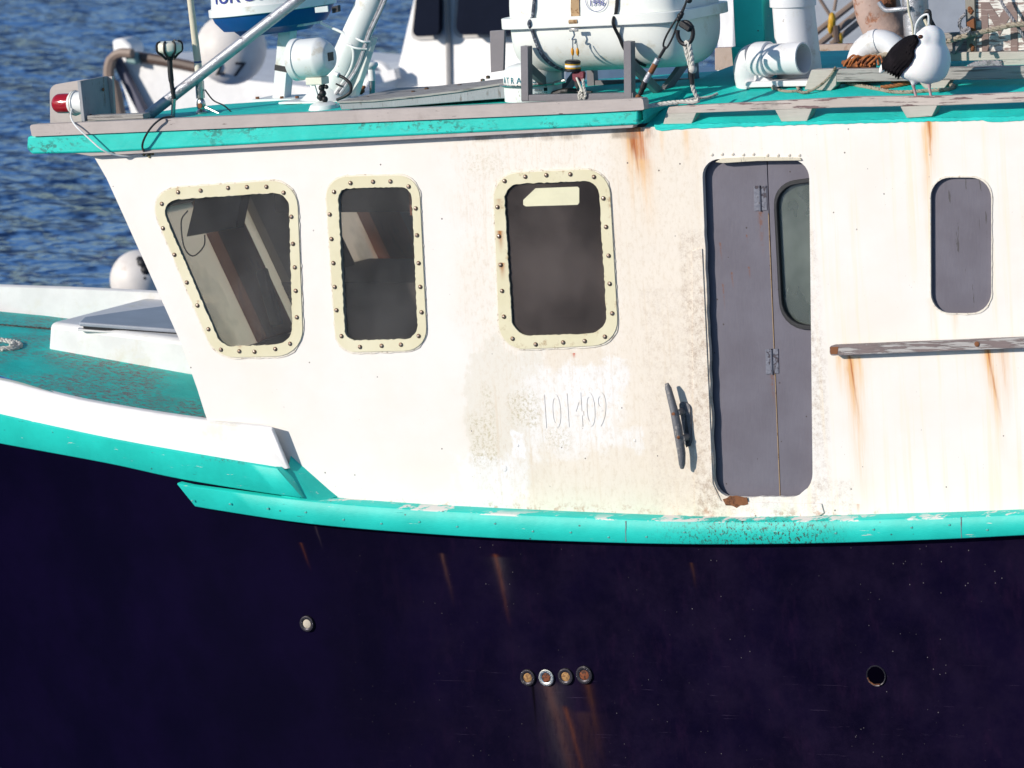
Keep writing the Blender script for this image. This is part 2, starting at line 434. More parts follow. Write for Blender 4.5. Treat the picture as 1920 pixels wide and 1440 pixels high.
def wall_mat():
    n = N('white_painted_cabin_side')
    x, y, z = n.xyz()
    col = n.mix(n.sm(n.noise(1.6, 5, 0.6), 0.35, 0.7), (0.802, 0.768, 0.724), (0.778, 0.730, 0.660))
    X = lambda px, py: P(px, py).x
    Z = lambda px, py: P(px, py).z
    # old cream paint worn through between the third window and the door
    def zone(px0, py0, px1, py1, soft, wob, nsc, c, s=1.0):
        nonlocal col
        a, b = P(px0, py1), P(px1, py0)
        f = n.box(a.x, b.x, a.z, b.z, soft * 1.3, wob * 1.7 + .03, nsc)
        col = n.mix(n.mul(f, s), col, c)
        return f
    big = zone(900, 240, 1330, 975, .10, .16, 3.0, (0.775, 0.705, 0.605), 0.45)
    zone(1180, 240, 1325, 975, .05, .08, 4.0, (0.74, 0.655, 0.54), 0.6)
    zone(885, 650, 1010, 905, .012, .10, 4.0, (0.70, 0.66, 0.575), 0.75)
    zone(1020, 640, 1140, 700, .02, .07, 6.0, (0.72, 0.64, 0.53), 0.7)
    zone(1000, 830, 1310, 970, .03, .07, 6.0, (0.735, 0.655, 0.54), 0.65)
    # fresh white patches over it
    fresh = (0.81, 0.80, 0.79)
    zone(985, 690, 1155, 845, .05, .09, 7.0, fresh, 0.65)
    zone(1060, 680, 1170, 760, .02, .08, 6.0, fresh, 0.6)
    zone(860, 860, 955, 960, .025, .07, 7.0, fresh, 0.7)
    zone(930, 860, 985, 935, .02, .05, 8.0, fresh, 0.6)
    zone(1170, 805, 1205, 850, .012, .03, 9.0, fresh, 0.6)
    zone(960, 810, 980, 858, .006, .02, 9.0, fresh, 0.9)
    mott = n.mul(big, n.sm(n.noise(42, 5, 0.8, n.map((1, 1, 0.55), (1, 2, 3))), 0.46, 0.70), 0.55)
    col = n.mix(mott, col, (0.60, 0.50, 0.37))
    drip = n.mul(big, n.sm(n.noise(2.6, 5, 0.65, n.map((14, 14, 0.6), (2, 0, 5))), 0.52, 0.74), 0.5)
    col = n.mix(drip, col, (0.66, 0.55, 0.41))
    # green-brown mould speckle
    mould = n.mul(n.sm(n.noise(55, 7, 0.8), 0.47, 0.62), 0.75)
    for (a, b, c, d, s) in [(885, 780, 930, 870, .9), (960, 735, 1008, 800, .9), (1020, 805, 1065, 840, .7), (905, 720, 925, 780, .6), (870, 290, 950, 330, .45)]:
        p0, p1 = P(a, d), P(c, b)
        f = n.box(p0.x, p1.x, p0.z, p1.z, .035, .05, 8.0)
        col = n.mix(n.mul(f, mould, s), col, (0.40, 0.34, 0.17))
    # grime where hands and gear pass by the door
    gr = n.mul(n.sm(n.noise(26, 5, 0.85), 0.40, 0.72), n.sm(n.noise(120, 4, .8), .38, .62, .35, 1.0), .8)
    for (a, b, c, d, s) in [(1296, 430, 1330, 800, 1.0), (1225, 540, 1330, 965, .5), (1304, 800, 1345, 960, .7), (1517, 430, 1530, 920, .7), (1305, 900, 1375, 968, .85), (1520, 900, 1600, 965, .8), (1522, 620, 1545, 830, .7), (1380, 930, 1540, 965, .6)]:
        p0, p1 = P(a, d), P(c, b)
        f = n.box(p0.x, p1.x, p0.z, p1.z, .02, .03, 9.0)
        col = n.mix(n.mul(f, gr, s), col, (0.36, 0.255, 0.18))
    # broad cream weeping under the aft roof
    st = n.map((9, 9, 0.35))
    weep = n.mul(n.sm(n.noise(2.2, 5, 0.6, st), 0.50, 0.72), n.sm(x, 1.0, 1.4), 0.55)
    col = n.mix(weep, col, (0.82, 0.70, 0.50))
    # rust weeping
    R1, R2 = (0.52, 0.17, 0.03), (0.76, 0.46, 0.19)
    streaks = [
        (1186, 238, .36, .055, .03, R2, .95), (1183, 234, .19, .032, .02, (0.24, .045, .006), 3.0), (1190, 236, .34, .045, .05, R1, 1.1), (1198, 240, .25, .02, .05, R1, 1.0), (1215, 240, .12, .02, .02, R1, .5),
        (1205, 300, .45, .05, .03, R2, .5), (1240, 245, .16, .015, 0, R2, .6), (1285, 245, .22, .02, 0, R2, .6), (1178, 250, .5, .02, 0, R2, .6),
        (1741, 226, .32, .040, 0, R2, .95), (1740, 224, .20, .016, .01, R1, .9), (1735, 240, .95, .028, -.01, R2, .55), (1745, 560, .3, .02, 0, R2, .3),
        (1592, 668, .42, .022, .03, R1, 1.0), (1572, 668, .22, .016, 0, R2, .8), (1594, 668, .95, .055, .05, R2, .75), (1610, 668, .3, .02, .03, R2, .6),
        (1851, 655, .34, .016, .05, R1, 1.0), (1853, 655, .60, .035, .06, R2, .85), (1879, 655, .25, .016, .01, R1, .6), (1880, 655, .45, .035, .02, R2, .5),
        (1790, 585, .2, .02, 0, R2, .35), (1594, 668, .36, .006, .035, (.42, .12, .02), 1.1), (1853, 655, .40, .006, .055, (.42, .12, .02), 1.1), (1742, 226, .22, .006, .004, (.45, .14, .03), 1.0), (1187, 238, .30, .006, .02, (.35, .08, .012), 1.3), (1200, 240, .2, .005, .02, (.40, .10, .02), 1.0), (1610, 945, .06, .012, 0, R1, .5), (1075, 662, .03, .008, 0, (.5, .06, .02), 1.5)]
    runs = n.sm(n.noise(3.0, 4, 0.7, n.map((26, 26, 1.1))), 0.30, 0.66, 0.45, 1.45)
    for (px, py, ln, w, dr, c, s) in streaks:
        q = P(px, py)
        f = n.math('MULTIPLY', n.mul(n.streak(q.x, q.z, ln, w, dr), runs), s, clamp=True)
        col = n.mix(f, col, c)
    # grime lip right under the eaves and at the deck joint
    d1 = n.mul(n.sm(n.noise(6, 5, 0.7, n.map((1, 1, 0.4), (2, 5, 3))), 0.42, 0.62), n.box(X(850, 250), X(1230, 250), Z(1000, 262), Z(1000, 235), .012, .02))
    col = n.mix(n.mul(d1, 0.7), col, (0.25, 0.19, 0.14))
    d2 = n.mul(n.sm(n.noise(18, 6, 0.75), 0.50, 0.64), n.sm(z, Z(1300, 962) + .0, Z(1300, 940), 1, 0), 0.7)
    col = n.mix(d2, col, (0.45, 0.24, 0.15))
    # scattered dark pin-holes and chips
    sp = n.sm(n.voro(11, n.map((1, 1, 1), (.3, 0, .2))), 0.055, 0.040)
    col = n.mix(n.mul(sp, n.sm(n.noise(2.3, 2), 0.42, 0.55)), col, (0.10, 0.07, 0.06))
    sp2 = n.sm(n.voro(33, n.map((1, 1, 1), (.7, 0, .1))), 0.075, 0.05)
    col = n.mix(n.mul(sp2, n.sm(n.noise(2.8, 3, 0.6, n.map(loc=(9, 0, 4))), 0.52, 0.66), 0.6), col, (0.28, 0.20, 0.16))
    n.b.inputs['Coat Weight'].default_value = 0.0
    n.bump(n.math('ADD', n.math('MULTIPLY', n.noise(1.7, 3, 0.5), 3.0), n.math('ADD', n.math('MULTIPLY', n.noise(160, 3, 0.6), 0.12), n.math('MULTIPLY', n.noise(14, 4, 0.6), 0.35))), 0.22, 0.012)
    return n.done(col, 0.46, 0, 0.4)
M['wall'] = wall_mat()

def hull_mat():
    n = N('navy_hull_paint')
    x, y, z = n.xyz()
    mid = n.sm(x, -1.6, 0.6)
    col = n.mix(n.sm(n.noise(1.3, 5, 0.65), 0.35, 0.7), (0.0010, 0.0003, 0.0080), (0.0024, 0.0008, 0.0130))
    col = n.mix(n.mul(mid, n.sm(n.noise(3, 7, 0.75), 0.30, 0.80), 0.65), col, (0.0120, 0.0068, 0.0235))
    col = n.mix(n.mul(mid, n.sm(n.noise(5, 7, 0.75, n.map((2, 2, 0.7), (3, 3, 8))), 0.50, 0.75), 0.4), col, (0.016, 0.0055, 0.024))
    # fine chips
    chips = n.mul(n.sm(n.voro(26, n.map((1, 1, 0.8))), 0.075, 0.045), n.sm(n.noise(1.6, 3), 0.44, 0.62), mid)
    col = n.mix(n.mul(chips, .55), col, (0.28, 0.25, 0.25))
    ch2 = n.mul(n.sm(n.noise(46, 6, 0.85, n.map((2.2, 2, 0.9))), 0.715, 0.74), mid)
    col = n.mix(n.mul(ch2, 0.55), col, (0.25, 0.20, 0.22))
    # long horizontal scrapes low down
    sc = n.mul(n.sm(n.noise(3, 8, 0.75, n.map((0.5, 1, 24))), 0.64, 0.69), n.sm(z, -1.25, -1.65), mid, 0.45)
    col = n.mix(sc, col, (0.10, 0.07, 0.13))
    RU, GR = (0.16, 0.045, 0.014), (0.055, 0.050, 0.060)
    for (px, py, ln, w, dr, c, s) in [(930, 1040, .40, .018, .05, RU, 1.0), (934, 1045, .34, .05, .05, GR, .7), (828, 1038, .30, .016, .05, (.09, .04, .03), .9), (562, 1018, .16, .010, .05, RU, .6), (592, 985, .14, .008, .03, (.07, .05, .06), .7),
                                  (1020, 1285, .75, .04, .15, RU, .75), (1024, 1285, .9, .10, .10, GR, .85), (1052, 1330, .6, .02, .12, RU, .8), (1095, 1285, .45, .03, .05, (.10, .035, .015), .7), (1085, 1340, .6, .09, .04, (.05, .022, .02), .7), (1296, 1055, .15, .012, .02, (.08, .03, .015), .8)]:
        q = P(px, py, -0.06)
        f = n.mul(n.streak(q.x, q.z, ln, w, dr), n.sm(n.noise(30, 5, 0.7, n.map((1.5, 1.5, 0.4))), 0.25, 0.6, 0.45, 1.0))
        col = n.mix(n.math('MULTIPLY', f, s * .6, clamp=True), col, c)
    q = P(992, 1290, -0.06)
    col = n.mix(n.math('MULTIPLY', n.streak(q.x, q.z, .3, .010, 0, .002), 1.6, clamp=True), col, (0.002, 0.001, 0.004))
    n.bump(n.math('ADD', n.math('MULTIPLY', n.noise(2, 4), 2), n.math('MULTIPLY', n.noise(60, 4), .2)), 0.12, 0.01)
    return n.done(col, 0.60, 0, 0.03)
M['hull'] = hull_mat()

def sign_mat():
    n = N('peeling_white_board')
    f = n.sm(n.noise(9, 8, 0.72, n.map((0.7, 3, 7))), 0.50, 0.54)
    x, y, z = n.xyz()
    zt = P(1870, 8, 2.0).z
    f = n.math('MAXIMUM', f, n.mul(n.sm(z, zt - .07, zt + .03), n.sm(n.noise(20, 5), 0.3, 0.5)))
    col = n.mix(f, (0.72, 0.69, 0.64), (0.27, 0.19, 0.17))
    n.bump(n.math('SUBTRACT', n.noise(16, 5, 0.6, n.map((0.5, 2, 8))), f), 0.4, 0.006)
    return n.done(col, 0.75)
M['sign'] = sign_mat()
M['sign_letter'] = paint('bare_brown_letter', (0.24, 0.17, 0.155), (0.34, 0.27, 0.25), 12, 0.58, (0.6, 3, 7), 0.8, bsc=20, bstr=0.3)
M['sign_post'] = paint('grey_green_post', (0.27, 0.255, 0.22), (0.22, 0.09, 0.035), 9, 0.60, (3, 3, 0.8), 0.8, bsc=30, bstr=0.4, wsoft=0.1)

def water_mat():
    n = N('wind_rippled_sea')
    a = n.noise(0.42, 3, 0.5, n.map((0.9, 0.8, 1), rot=(0, 0, 0.5)))
    b = n.noise(1.15, 3, 0.55, n.map((0.9, 0.8, 1), rot=(0, 0, 0.5)))
    c = n.noise(7.0, 3, 0.6)
    h = n.math('ADD', n.math('MULTIPLY', a, 1.8), n.math('ADD', n.math('MULTIPLY', b, 1.25), n.math('MULTIPLY', c, 0.03)))
    n.bump(h, 1.0, 1.0)
    t = n.t
    nb = n.b.inputs['Normal'].links[0].from_socket
    df = t.nodes.new('ShaderNodeBsdfDiffuse'); df.inputs[0].default_value = (0.058, 0.145, 0.33, 1)
    gl = t.nodes.new('ShaderNodeBsdfGlossy'); gl.inputs[0].default_value = (0.76, 0.87, 1.0, 1); gl.inputs['Roughness'].default_value = 0.14
    fr = t.nodes.new('ShaderNodeFresnel'); fr.inputs[0].default_value = 1.33
    for q in (df, gl, fr): n.link(nb, q.inputs['Normal'])
    mx = t.nodes.new('ShaderNodeMixShader')
    n.link(n.math('MINIMUM', n.math('MULTIPLY', fr.outputs[0], 1.0), 0.60), mx.inputs[0])
    n.link(df.outputs[0], mx.inputs[1]); n.link(gl.outputs[0], mx.inputs[2])
    n.link(mx.outputs[0], n.out.inputs['Surface'])
    return n.m
M['water'] = water_mat()

def bg_mat(name, c, dirt=None):
    return paint(name, c, rough=0.5, dirt=dirt, dth=0.58)
M['far_white'] = bg_mat('far_boat_white', (0.80, 0.79, 0.78))
M['far_trim'] = bg_mat('far_boat_trim', (0.10, 0.065, 0.05))
M['far_stripe'] = bg_mat('far_boat_stripe', (0.09, 0.09, 0.13))
M['far_glass'] = paint('far_boat_window', (0.006, 0.009, 0.02), rough=0.6, spec=0.02)
M['far_grey'] = bg_mat('far_boat_seal', (0.42, 0.40, 0.38))
M['buoy'] = bg_mat('white_buoy_vinyl', (0.74, 0.69, 0.64), (0.48, 0.38, 0.30))
M['spar'] = bg_mat('brown_spar', (0.26, 0.19, 0.15))
M['far_teal'] = bg_mat('far_bracket_teal', (0.15, 0.27, 0.27))

# ------------------------------------------------------------------ mesh helpers
ORG = {}
BOAT_TOPS = []
def tag(o, label, cat, group=None):
    o['label'] = label; o['category'] = cat
    if group: o['group'] = group
    return o
def thing(name, label, cat, loc, group=None, boat=True):
    o = bpy.data.objects.new(name, None)
    o.empty_display_size = 0.1
    COL.objects.link(o)
    o.location = loc
    ORG[o] = V(loc)
    tag(o, label, cat, group)
    if boat: BOAT_TOPS.append(o)
    return o
def finish(bm, name, mat, parent=None, smooth=35, bevel=0.0, seg=2, sub=0):
    me = bpy.data.meshes.new(name)
    org = ORG.get(parent, V((0, 0, 0)))
    bmesh.ops.recalc_face_normals(bm, faces=bm.faces)
    bmesh.ops.translate(bm, verts=bm.verts, vec=-org)
    bm.to_mesh(me); bm.free()
    mats = mat if isinstance(mat, (list, tuple)) else [mat]
    for m in mats:
        me.materials.append(M[m] if isinstance(m, str) else m)
    o = bpy.data.objects.new(name, me)
    COL.objects.link(o)
    if parent is not None:
        o.parent = parent
        ORG[o] = org
    if smooth:
        me.shade_smooth()
        me.set_sharp_from_angle(angle=rad(smooth))
    if bevel:
        b = o.modifiers.new('bevel', 'BEVEL')
        b.width = bevel; b.segments = seg; b.limit_method = 'ANGLE'; b.angle_limit = rad(38)
        b.harden_normals = False
    if sub:
        s = o.modifiers.new('sub', 'SUBSURF'); s.levels = sub; s.render_levels = sub
    return o

class MB:
    def __init__(s):
        s.bm = bmesh.new()
    def raw(s, vs, fs, mi=0):
        vv = [s.bm.verts.new(v) for v in vs]
        for f in fs:
            try:
                fc = s.bm.faces.new([vv[i] for i in f]); fc.material_index = mi
            except ValueError:
                pass
        return vv
    def box(s, c, size, rot=None, mi=0):
        c = V(c); sx, sy, sz = (k / 2 for k in size)
        vs = []
        for z in (-sz, sz):
            for (x, y) in ((-sx, -sy), (sx, -sy), (sx, sy), (-sx, sy)):
                p = V((x, y, z))
                if rot is not None: p = rot @ p
                vs.append(c + p)
        s.raw(vs, [(0, 1, 2, 3), (4, 5, 6, 7), (0, 1, 5, 4), (1, 2, 6, 5), (2, 3, 7, 6), (3, 0, 4, 7)], mi)
        return s
    def bar(s, a, b, w, h, upv=V((0, 0, 1)), mi=0):
        a, b = V(a), V(b)
        d = (b - a).normalized()
        side = d.cross(upv).normalized(); u = side.cross(d)
        vs = []
        for q in (a, b):
            for (i, j) in ((-1, -1), (1, -1), (1, 1), (-1, 1)):
                vs.append(q + side * (i * w / 2) + u * (j * h / 2))
        s.raw(vs, [(0, 1, 2, 3), (4, 5, 6, 7), (0, 1, 5, 4), (1, 2, 6, 5), (2, 3, 7, 6), (3, 0, 4, 7)], mi)
        return s
    def tube(s, pts, r, n=10, cap=True, closed=False, mi=0):
        pts = [V(p) for p in pts]
        m = len(pts)
        rs = r if isinstance(r, (list, tuple)) else [r] * m
        T = []
        for i in range(m):
            a = pts[(i - 1) % m] if (closed or i) else pts[0]
            b = pts[(i + 1) % m] if (closed or i < m - 1) else pts[-1]
            T.append((b - a).normalized())
        ref = V((0, 0, 1)) if abs(T[0].z) < 0.9 else V((1, 0, 0))
        u = T[0].cross(ref).normalized()
        rings = []
        for i in range(m):
            u = (u - T[i] * u.dot(T[i])).normalized()
            w = T[i].cross(u)
            rings.append([s.bm.verts.new(pts[i] + (u * math.cos(2 * math.pi * k / n) + w * math.sin(2 * math.pi * k / n)) * rs[i]) for k in range(n)])
        for i in range(m if closed else m - 1):
            A, B = rings[i], rings[(i + 1) % m]
            for k in range(n):
                f = s.bm.faces.new((A[k], A[(k + 1) % n], B[(k + 1) % n], B[k])); f.material_index = mi
        if cap and not closed:
            f = s.bm.faces.new(rings[0]); f.material_index = mi
            f = s.bm.faces.new(rings[-1][::-1]); f.material_index = mi
        return s
    def lathe(s, o, axis, prof, n=28, mi=0, capa=True, capb=True):
        o = V(o); ax = V(axis).normalized()
        ref = V((0, 0, 1)) if abs(ax.z) < 0.9 else V((1, 0, 0))
        u = ax.cross(ref).normalized(); w = ax.cross(u)
        rings = []
        for (r, t) in prof:
            rings.append([s.bm.verts.new(o + ax * t + (u * math.cos(2 * math.pi * k / n) + w * math.sin(2 * math.pi * k / n)) * r) for k in range(n)])
        for i in range(len(prof) - 1):
            A, B = rings[i], rings[i + 1]
            for k in range(n):
                f = s.bm.faces.new((A[k], A[(k + 1) % n], B[(k + 1) % n], B[k])); f.material_index = mi
        if capa: s.bm.faces.new(rings[0]).material_index = mi
        if capb: s.bm.faces.new(rings[-1][::-1]).material_index = mi
        return s
    def loft(s, rows, mi=0, closed=False):
        R = [[s.bm.verts.new(p) for p in r] for r in rows]
        for i in range(len(R) - 1 + (1 if closed else 0)):
            A, B = R[i], R[(i + 1) % len(R)]
            for k in range(len(A) - 1):
                f = s.bm.faces.new((A[k], A[k + 1], B[k + 1], B[k])); f.material_index = mi
        return R
    def prism(s, pts, off, mi=0):
        pts = [V(p) for p in pts]; off = V(off)
        n = len(pts)
        s.raw(pts + [p + off for p in pts], [tuple(range(n)), tuple(range(2 * n - 1, n - 1, -1))] + [(i, (i + 1) % n, n + (i + 1) % n, n + i) for i in range(n)], mi)
        return s
    def ball(s, c, r, n=16, mi=0, sc=(1, 1, 1), rot=None):
        ret = bmesh.ops.create_uvsphere(s.bm, u_segments=n, v_segments=max(6, n // 2), radius=r)
        for v in ret['verts']:
            p = V((v.co.x * sc[0], v.co.y * sc[1], v.co.z * sc[2]))
            if rot is not None: p = rot @ p
            v.co = p + V(c)
            for f in v.link_faces: f.material_index = mi
        return s
    def obj(s, name, mat, parent=None, **k):
        return finish(s.bm, name, mat, parent, **k)

def rope_mb(mb, pts, r, pitch=None, strands=3, n=6):
    pts = resample(smoothpath(pts, 6), max(r * 0.9, 0.004))
    pitch = pitch or r * 6
    T = [(pts[min(i + 1, len(pts) - 1)] - pts[max(i - 1, 0)]).normalized() for i in range(len(pts))]
    ref = V((0, 0, 1)) if abs(T[0].z) < 0.9 else V((1, 0, 0))
    u = T[0].cross(ref).normalized()
    us = []
    for t in T:
        u = (u - t * u.dot(t)).normalized(); us.append(u)
    for k in range(strands):
        path = []; L = 0
        for i, p in enumerate(pts):
            if i: L += (pts[i] - pts[i - 1]).length
            a = 2 * math.pi * (L / pitch + k / strands)
            w = T[i].cross(us[i])
            path.append(p + (us[i] * math.cos(a) + w * math.sin(a)) * r * 0.52)
        mb.tube(path, r * 0.56, n)
    return mb
def smoothpath(pts, k=6):
    pts = [V(p) for p in pts]
    if len(pts) < 3: return pts
    out = []
    ext = [pts[0] * 2 - pts[1]] + pts + [pts[-1] * 2 - pts[-2]]
    for i in range(1, len(ext) - 2):
        a, b, c, d = ext[i - 1:i + 3]
        for j in range(k):
            t = j / k
            out.append(0.5 * ((2 * b) + (c - a) * t + (2 * a - 5 * b + 4 * c - d) * t * t + (3 * b - a - 3 * c + d) * t ** 3))
    out.append(pts[-1])
    return out
def resample(pts, step):
    out = [pts[0]]; acc = 0
    for a, b in zip(pts[:-1], pts[1:]):
        L = (b - a).length
        if L == 0: continue
        t = step - acc
        while t <= L:
            out.append(a + (b - a) * (t / L)); t += step
        acc = L - (t - step)
    if (out[-1] - pts[-1]).length > step * 0.3: out.append(pts[-1])
    return out
def rp(corners, n=7):
    out = []
    m = len(corners)
    for i, (x, y, t) in enumerate(corners):
        c = V((x, y)); a = V(corners[i - 1][:2]); b = V(corners[(i + 1) % m][:2])
        if t <= 0:
            out.append((x, y)); continue
        p0 = c + (a - c).normalized() * t; p1 = c + (b - c).normalized() * t
        for k in range(n + 1):
            s = k / n; w = 0.75
            b0, b1, b2 = (1 - s) ** 2, 2 * s * (1 - s) * w, s * s
            q = (p0 * b0 + c * b1 + p1 * b2) / (b0 + b1 + b2)
            out.append((q.x, q.y))
    return out
def densify(poly, step):
    out = []
    for i in range(len(poly)):
        a = V(poly[i]); b = V(poly[(i + 1) % len(poly)])
        k = max(1, int((b - a).length / step))
        for j in range(k):
            q = a + (b - a) * (j / k); out.append((q.x, q.y))
    return out
def jag(poly, step, amp, seed=0):
    rnd = random.Random(seed)
    return [(x + rnd.uniform(-amp, amp), y + rnd.uniform(-amp, amp)) for (x, y) in densify(poly, step)]
def slab(name, outer, holes, Y0, Y1, mat, parent, bevel=0.0, **k):
    bm = bmesh.new()
    edges = []
    for loop in [outer] + list(holes):
        vs = [bm.verts.new(P(x, y, Y0)) for (x, y) in loop]
        for i in range(len(vs)):
            edges.append(bm.edges.new((vs[i], vs[(i + 1) % len(vs)])))
    bmesh.ops.triangle_fill(bm, edges=edges, use_beauty=True, use_dissolve=False)
    r = bmesh.ops.extrude_face_region(bm, geom=bm.faces[:])
    bmesh.ops.translate(bm, verts=[e for e in r['geom'] if isinstance(e, bmesh.types.BMVert)], vec=(0, Y1 - Y0, 0))
    return finish(bm, name, mat, parent, bevel=bevel, **k)
def lerp_poly(poly, n):
    """n points along a polyline, evenly spaced in x"""
    out = []
    x0, x1 = poly[0][0], poly[-1][0]
    for i in range(n):
        x = x0 + (x1 - x0) * i / (n - 1)
        for (a, b) in zip(poly[:-1], poly[1:]):
            if a[0] <= x <= b[0] + 1e-6:
                t = (x - a[0]) / (b[0] - a[0]); out.append((x, a[1] + (b[1] - a[1]) * t)); break
    return out
def smooth2(poly, k=8):
    return [(p.x, p.y) for p in smoothpath([V((x, y, 0)) for (x, y) in poly], k)]
def text_mesh(name, body, size, origin, xdir, ydir, mat, parent, ext=0.0008, align='LEFT', sx=1.0):
    cu = bpy.data.curves.new('tmp', 'FONT')
    cu.body = body; cu.size = size; cu.extrude = ext; cu.align_x = align; cu.resolution_u = 4
    to = bpy.data.objects.new('tmp', cu); COL.objects.link(to)
    dg = bpy.context.evaluated_depsgraph_get()
    me = bpy.data.meshes.new_from_object(to.evaluated_get(dg))
    bpy.data.objects.remove(to)
    bm = bmesh.new(); bm.from_mesh(me); bpy.data.meshes.remove(me)
    xd = V(xdir).normalized(); yd = V(ydir).normalized(); zd = xd.cross(yd).normalized()
    for v in bm.verts:
        v.co = V(origin) + xd * (v.co.x * sx) + yd * v.co.y + zd * v.co.z
    return finish(bm, name, mat, parent, smooth=0)
def copy_child(src, parent, off, name=None):
    c = src.copy()
    if name: c.name = name
    COL.objects.link(c); c.parent = parent
    c.location = src.location + V(off)
    return c
def inst(name, me, pos, parent, rot=None):
    o = bpy.data.objects.new(name, me)
    COL.objects.link(o)
    o.parent = parent
    o.location = V(pos) - ORG.get(parent, V((0, 0, 0)))
    if rot is not None: o.rotation_euler = rot
    return o
def mesh_only(mb, name, mat):
    o = mb.obj(name, mat)
    me = o.data
    bpy.data.objects.remove(o)
    return me

# ------------------------------------------------------------------ sea
mb = MB()
mb.raw([V((-1500, -1500, -2.75)), V((1500, -1500, -2.75)), V((1500, 1500, -2.75)), V((-1500, 1500, -2.75))], [(0, 1, 2, 3)])
sea = mb.obj('sea', 'water', smooth=0)
sea['kind'] = 'structure'

# ------------------------------------------------------------------ the fishing boat
boat = thing('fishing_boat', 'weathered white, teal and navy fishing boat filling the foreground, with a lobster-boat wheelhouse', 'boat', (0, 0, 0))

def ybul(px):                                       # how far the near hull side has curved in towards the bow
    return -0.13 + (0.55 * ((560 - px) / 560.0) ** 1.6 if px < 560 else 0.0)

# hull
topl = smooth2([(-700, 735), (-400, 765), (-150, 803), (0, 832), (200, 868), (330, 896), (480, 922), (565, 936), (640, 960), (760, 980), (1190, 1000), (1400, 1002), (1920, 990), (2500, 960)], 10)
hx = lerp_poly(topl, 120)
rows = []
for k, dz in enumerate([0, -.25, -.55, -.9, -1.3, -1.8, -2.4]):
    row = []
    for (px, py) in hx:
        q = P(px, py, ybul(px) + 0.055)
        flare = 0.02 * k + (0.10 * k * max(0, (300 - px) / 1000.0))
        row.append(q + V((0.02 * k, flare, dz)))
    rows.append(row)
mb = MB(); mb.loft(rows)
hull = mb.obj('hull', 'hull', boat, smooth=60)
# far hull side, mirrored about the keel line
KEEL = 1.35
mb = MB(); mb.loft([[V((p.x, 2 * KEEL + 0.1 - p.y, p.z)) for p in r] for r in rows])
mb.obj('hull_far_side', 'hull', boat, smooth=60)

# lower rubbing rail
def rail_sweep(name, top, bot, y_front, y_back, mat, n=90, drop=0.0, cap=True):
    tp, bt = lerp_poly(smooth2(top), n), lerp_poly(smooth2(bot), n)
    R = [[], [], [], [], [], []]
    for (a, b) in zip(tp, bt):
        yf = y_front(a[0])
        pt = P(a[0], a[1], yf); pb = P(b[0], b[1], yf)
        yb = y_back(a[0])
        r = min(0.006, (pt.z - pb.z) * 0.2)
        R[0].append(V((pt.x, yb, pt.z + 0.004)))
        R[1].append(pt + V((0, r, 0)))
        R[2].append(pt + V((0, 0.001, -r * 0.9)))
        R[3].append(pb + V((0, 0, r * 0.9)))
        R[4].append(pb + V((0, r, 0)))
        R[5].append(V((pb.x, yb, pb.z)))
    mb = MB()
    RR = mb.loft(R)
    if cap:
        mb.bm.faces.new([r[0] for r in RR]); mb.bm.faces.new([r[-1] for r in RR])
    return mb.obj(name, mat, boat, smooth=50)
top = [(332, 906), (345, 910), (570, 938), (800, 956), (1190, 974), (1400, 978), (1650, 973), (1920, 964), (2500, 935)]
bot = [(365, 950), (380, 953), (600, 985), (900, 1008), (1180, 1019), (1400, 1021), (1650, 1016), (1920, 1004), (2500, 970)]
rail_sweep('rubbing_rail', top, bot, lambda px: ybul(px) - 0.0, lambda px: ybul(px) + 0.145, 'teal_rail')
for px in (1172, 1801):
    py0 = 977 if px < 1500 else 970; py1 = 1016 if px < 1500 else 1008
    slab('rail_joint', jag([(px, py0), (px + 1.6, py0), (px + 2.2, py1), (px + .8, py1)], 6, .5, px), [], -0.1312, -0.128, 'grey_steel', boat)
# upper sheer guard at the bow
top = [(-700, 640), (-400, 690), (-100, 752), (0, 778), (200, 822), (400, 858), (490, 873), (520, 878)]
bot = [(-700, 732), (-400, 762), (-100, 812), (0, 832), (200, 869), (330, 897), (480, 922), (566, 934)]
rail_sweep('sheer_guard', top, bot, lambda px: ybul(px) - 0.015, lambda px: ybul(px) + 0.20, 'teal_rail')
# slanted knee that drops from the bulwark end to the rail
mb = MB()
kp = [P(517, 876, -.125), P(541, 874, -.045), P(546, 850, 0.01), P(636, 930, 0.01), P(600, 940, -.10), P(566, 938, -.125), P(540, 908, -.135)]
kb = [V((p.x, p.y + .05, -0.665)) for p in kp]
mb.raw(kp + kb, [(0, 1, 6), (1, 5, 6), (1, 4, 5), (1, 3, 4), (1, 2, 3)] + [(i, (i + 1) % 7, 7 + (i + 1) % 7, 7 + i) for i in range(7)])
mb.obj('rail_knee', 'teal_rail', boat, smooth=60)

# near bulwark (white), inner top edge, slanted after end
def bulw(px): return ybul(px) + 0.012
tp = smooth2([(-700, 590), (-400, 633), (-150, 685), (0, 712), (60, 727), (150, 749), (280, 772), (400, 789), (455, 796), (485, 799)])
bt = smooth2([(-700, 660), (-400, 706), (-150, 756), (0, 780), (200, 824), (400, 861), (490, 876), (519, 881)])
NB = 60
A = lerp_poly(tp, NB); B = lerp_poly(bt, NB)
R = [[], [], [], [], [], []]
for (a, b) in zip(A, B):
    y = bulw(a[0])
    pt = P(a[0], a[1] + 6, y + 0.02); pb = P(b[0], b[1], bulw(b[0]))
    R[0].append(pb)
    R[1].append(pt + V((0, 0, 0)))
    R[2].append(pt + V((0, 0.014, 0.014)))
    R[3].append(pt + V((0, 0.05, 0.018)))
    R[4].append(pt + V((0, 0.064, 0.006)))
    R[5].append(V((pb.x, bulw(b[0]) + 0.09, pb.z)))
eb, et = P(541, 878, -.075), P(509, 806, -.085)
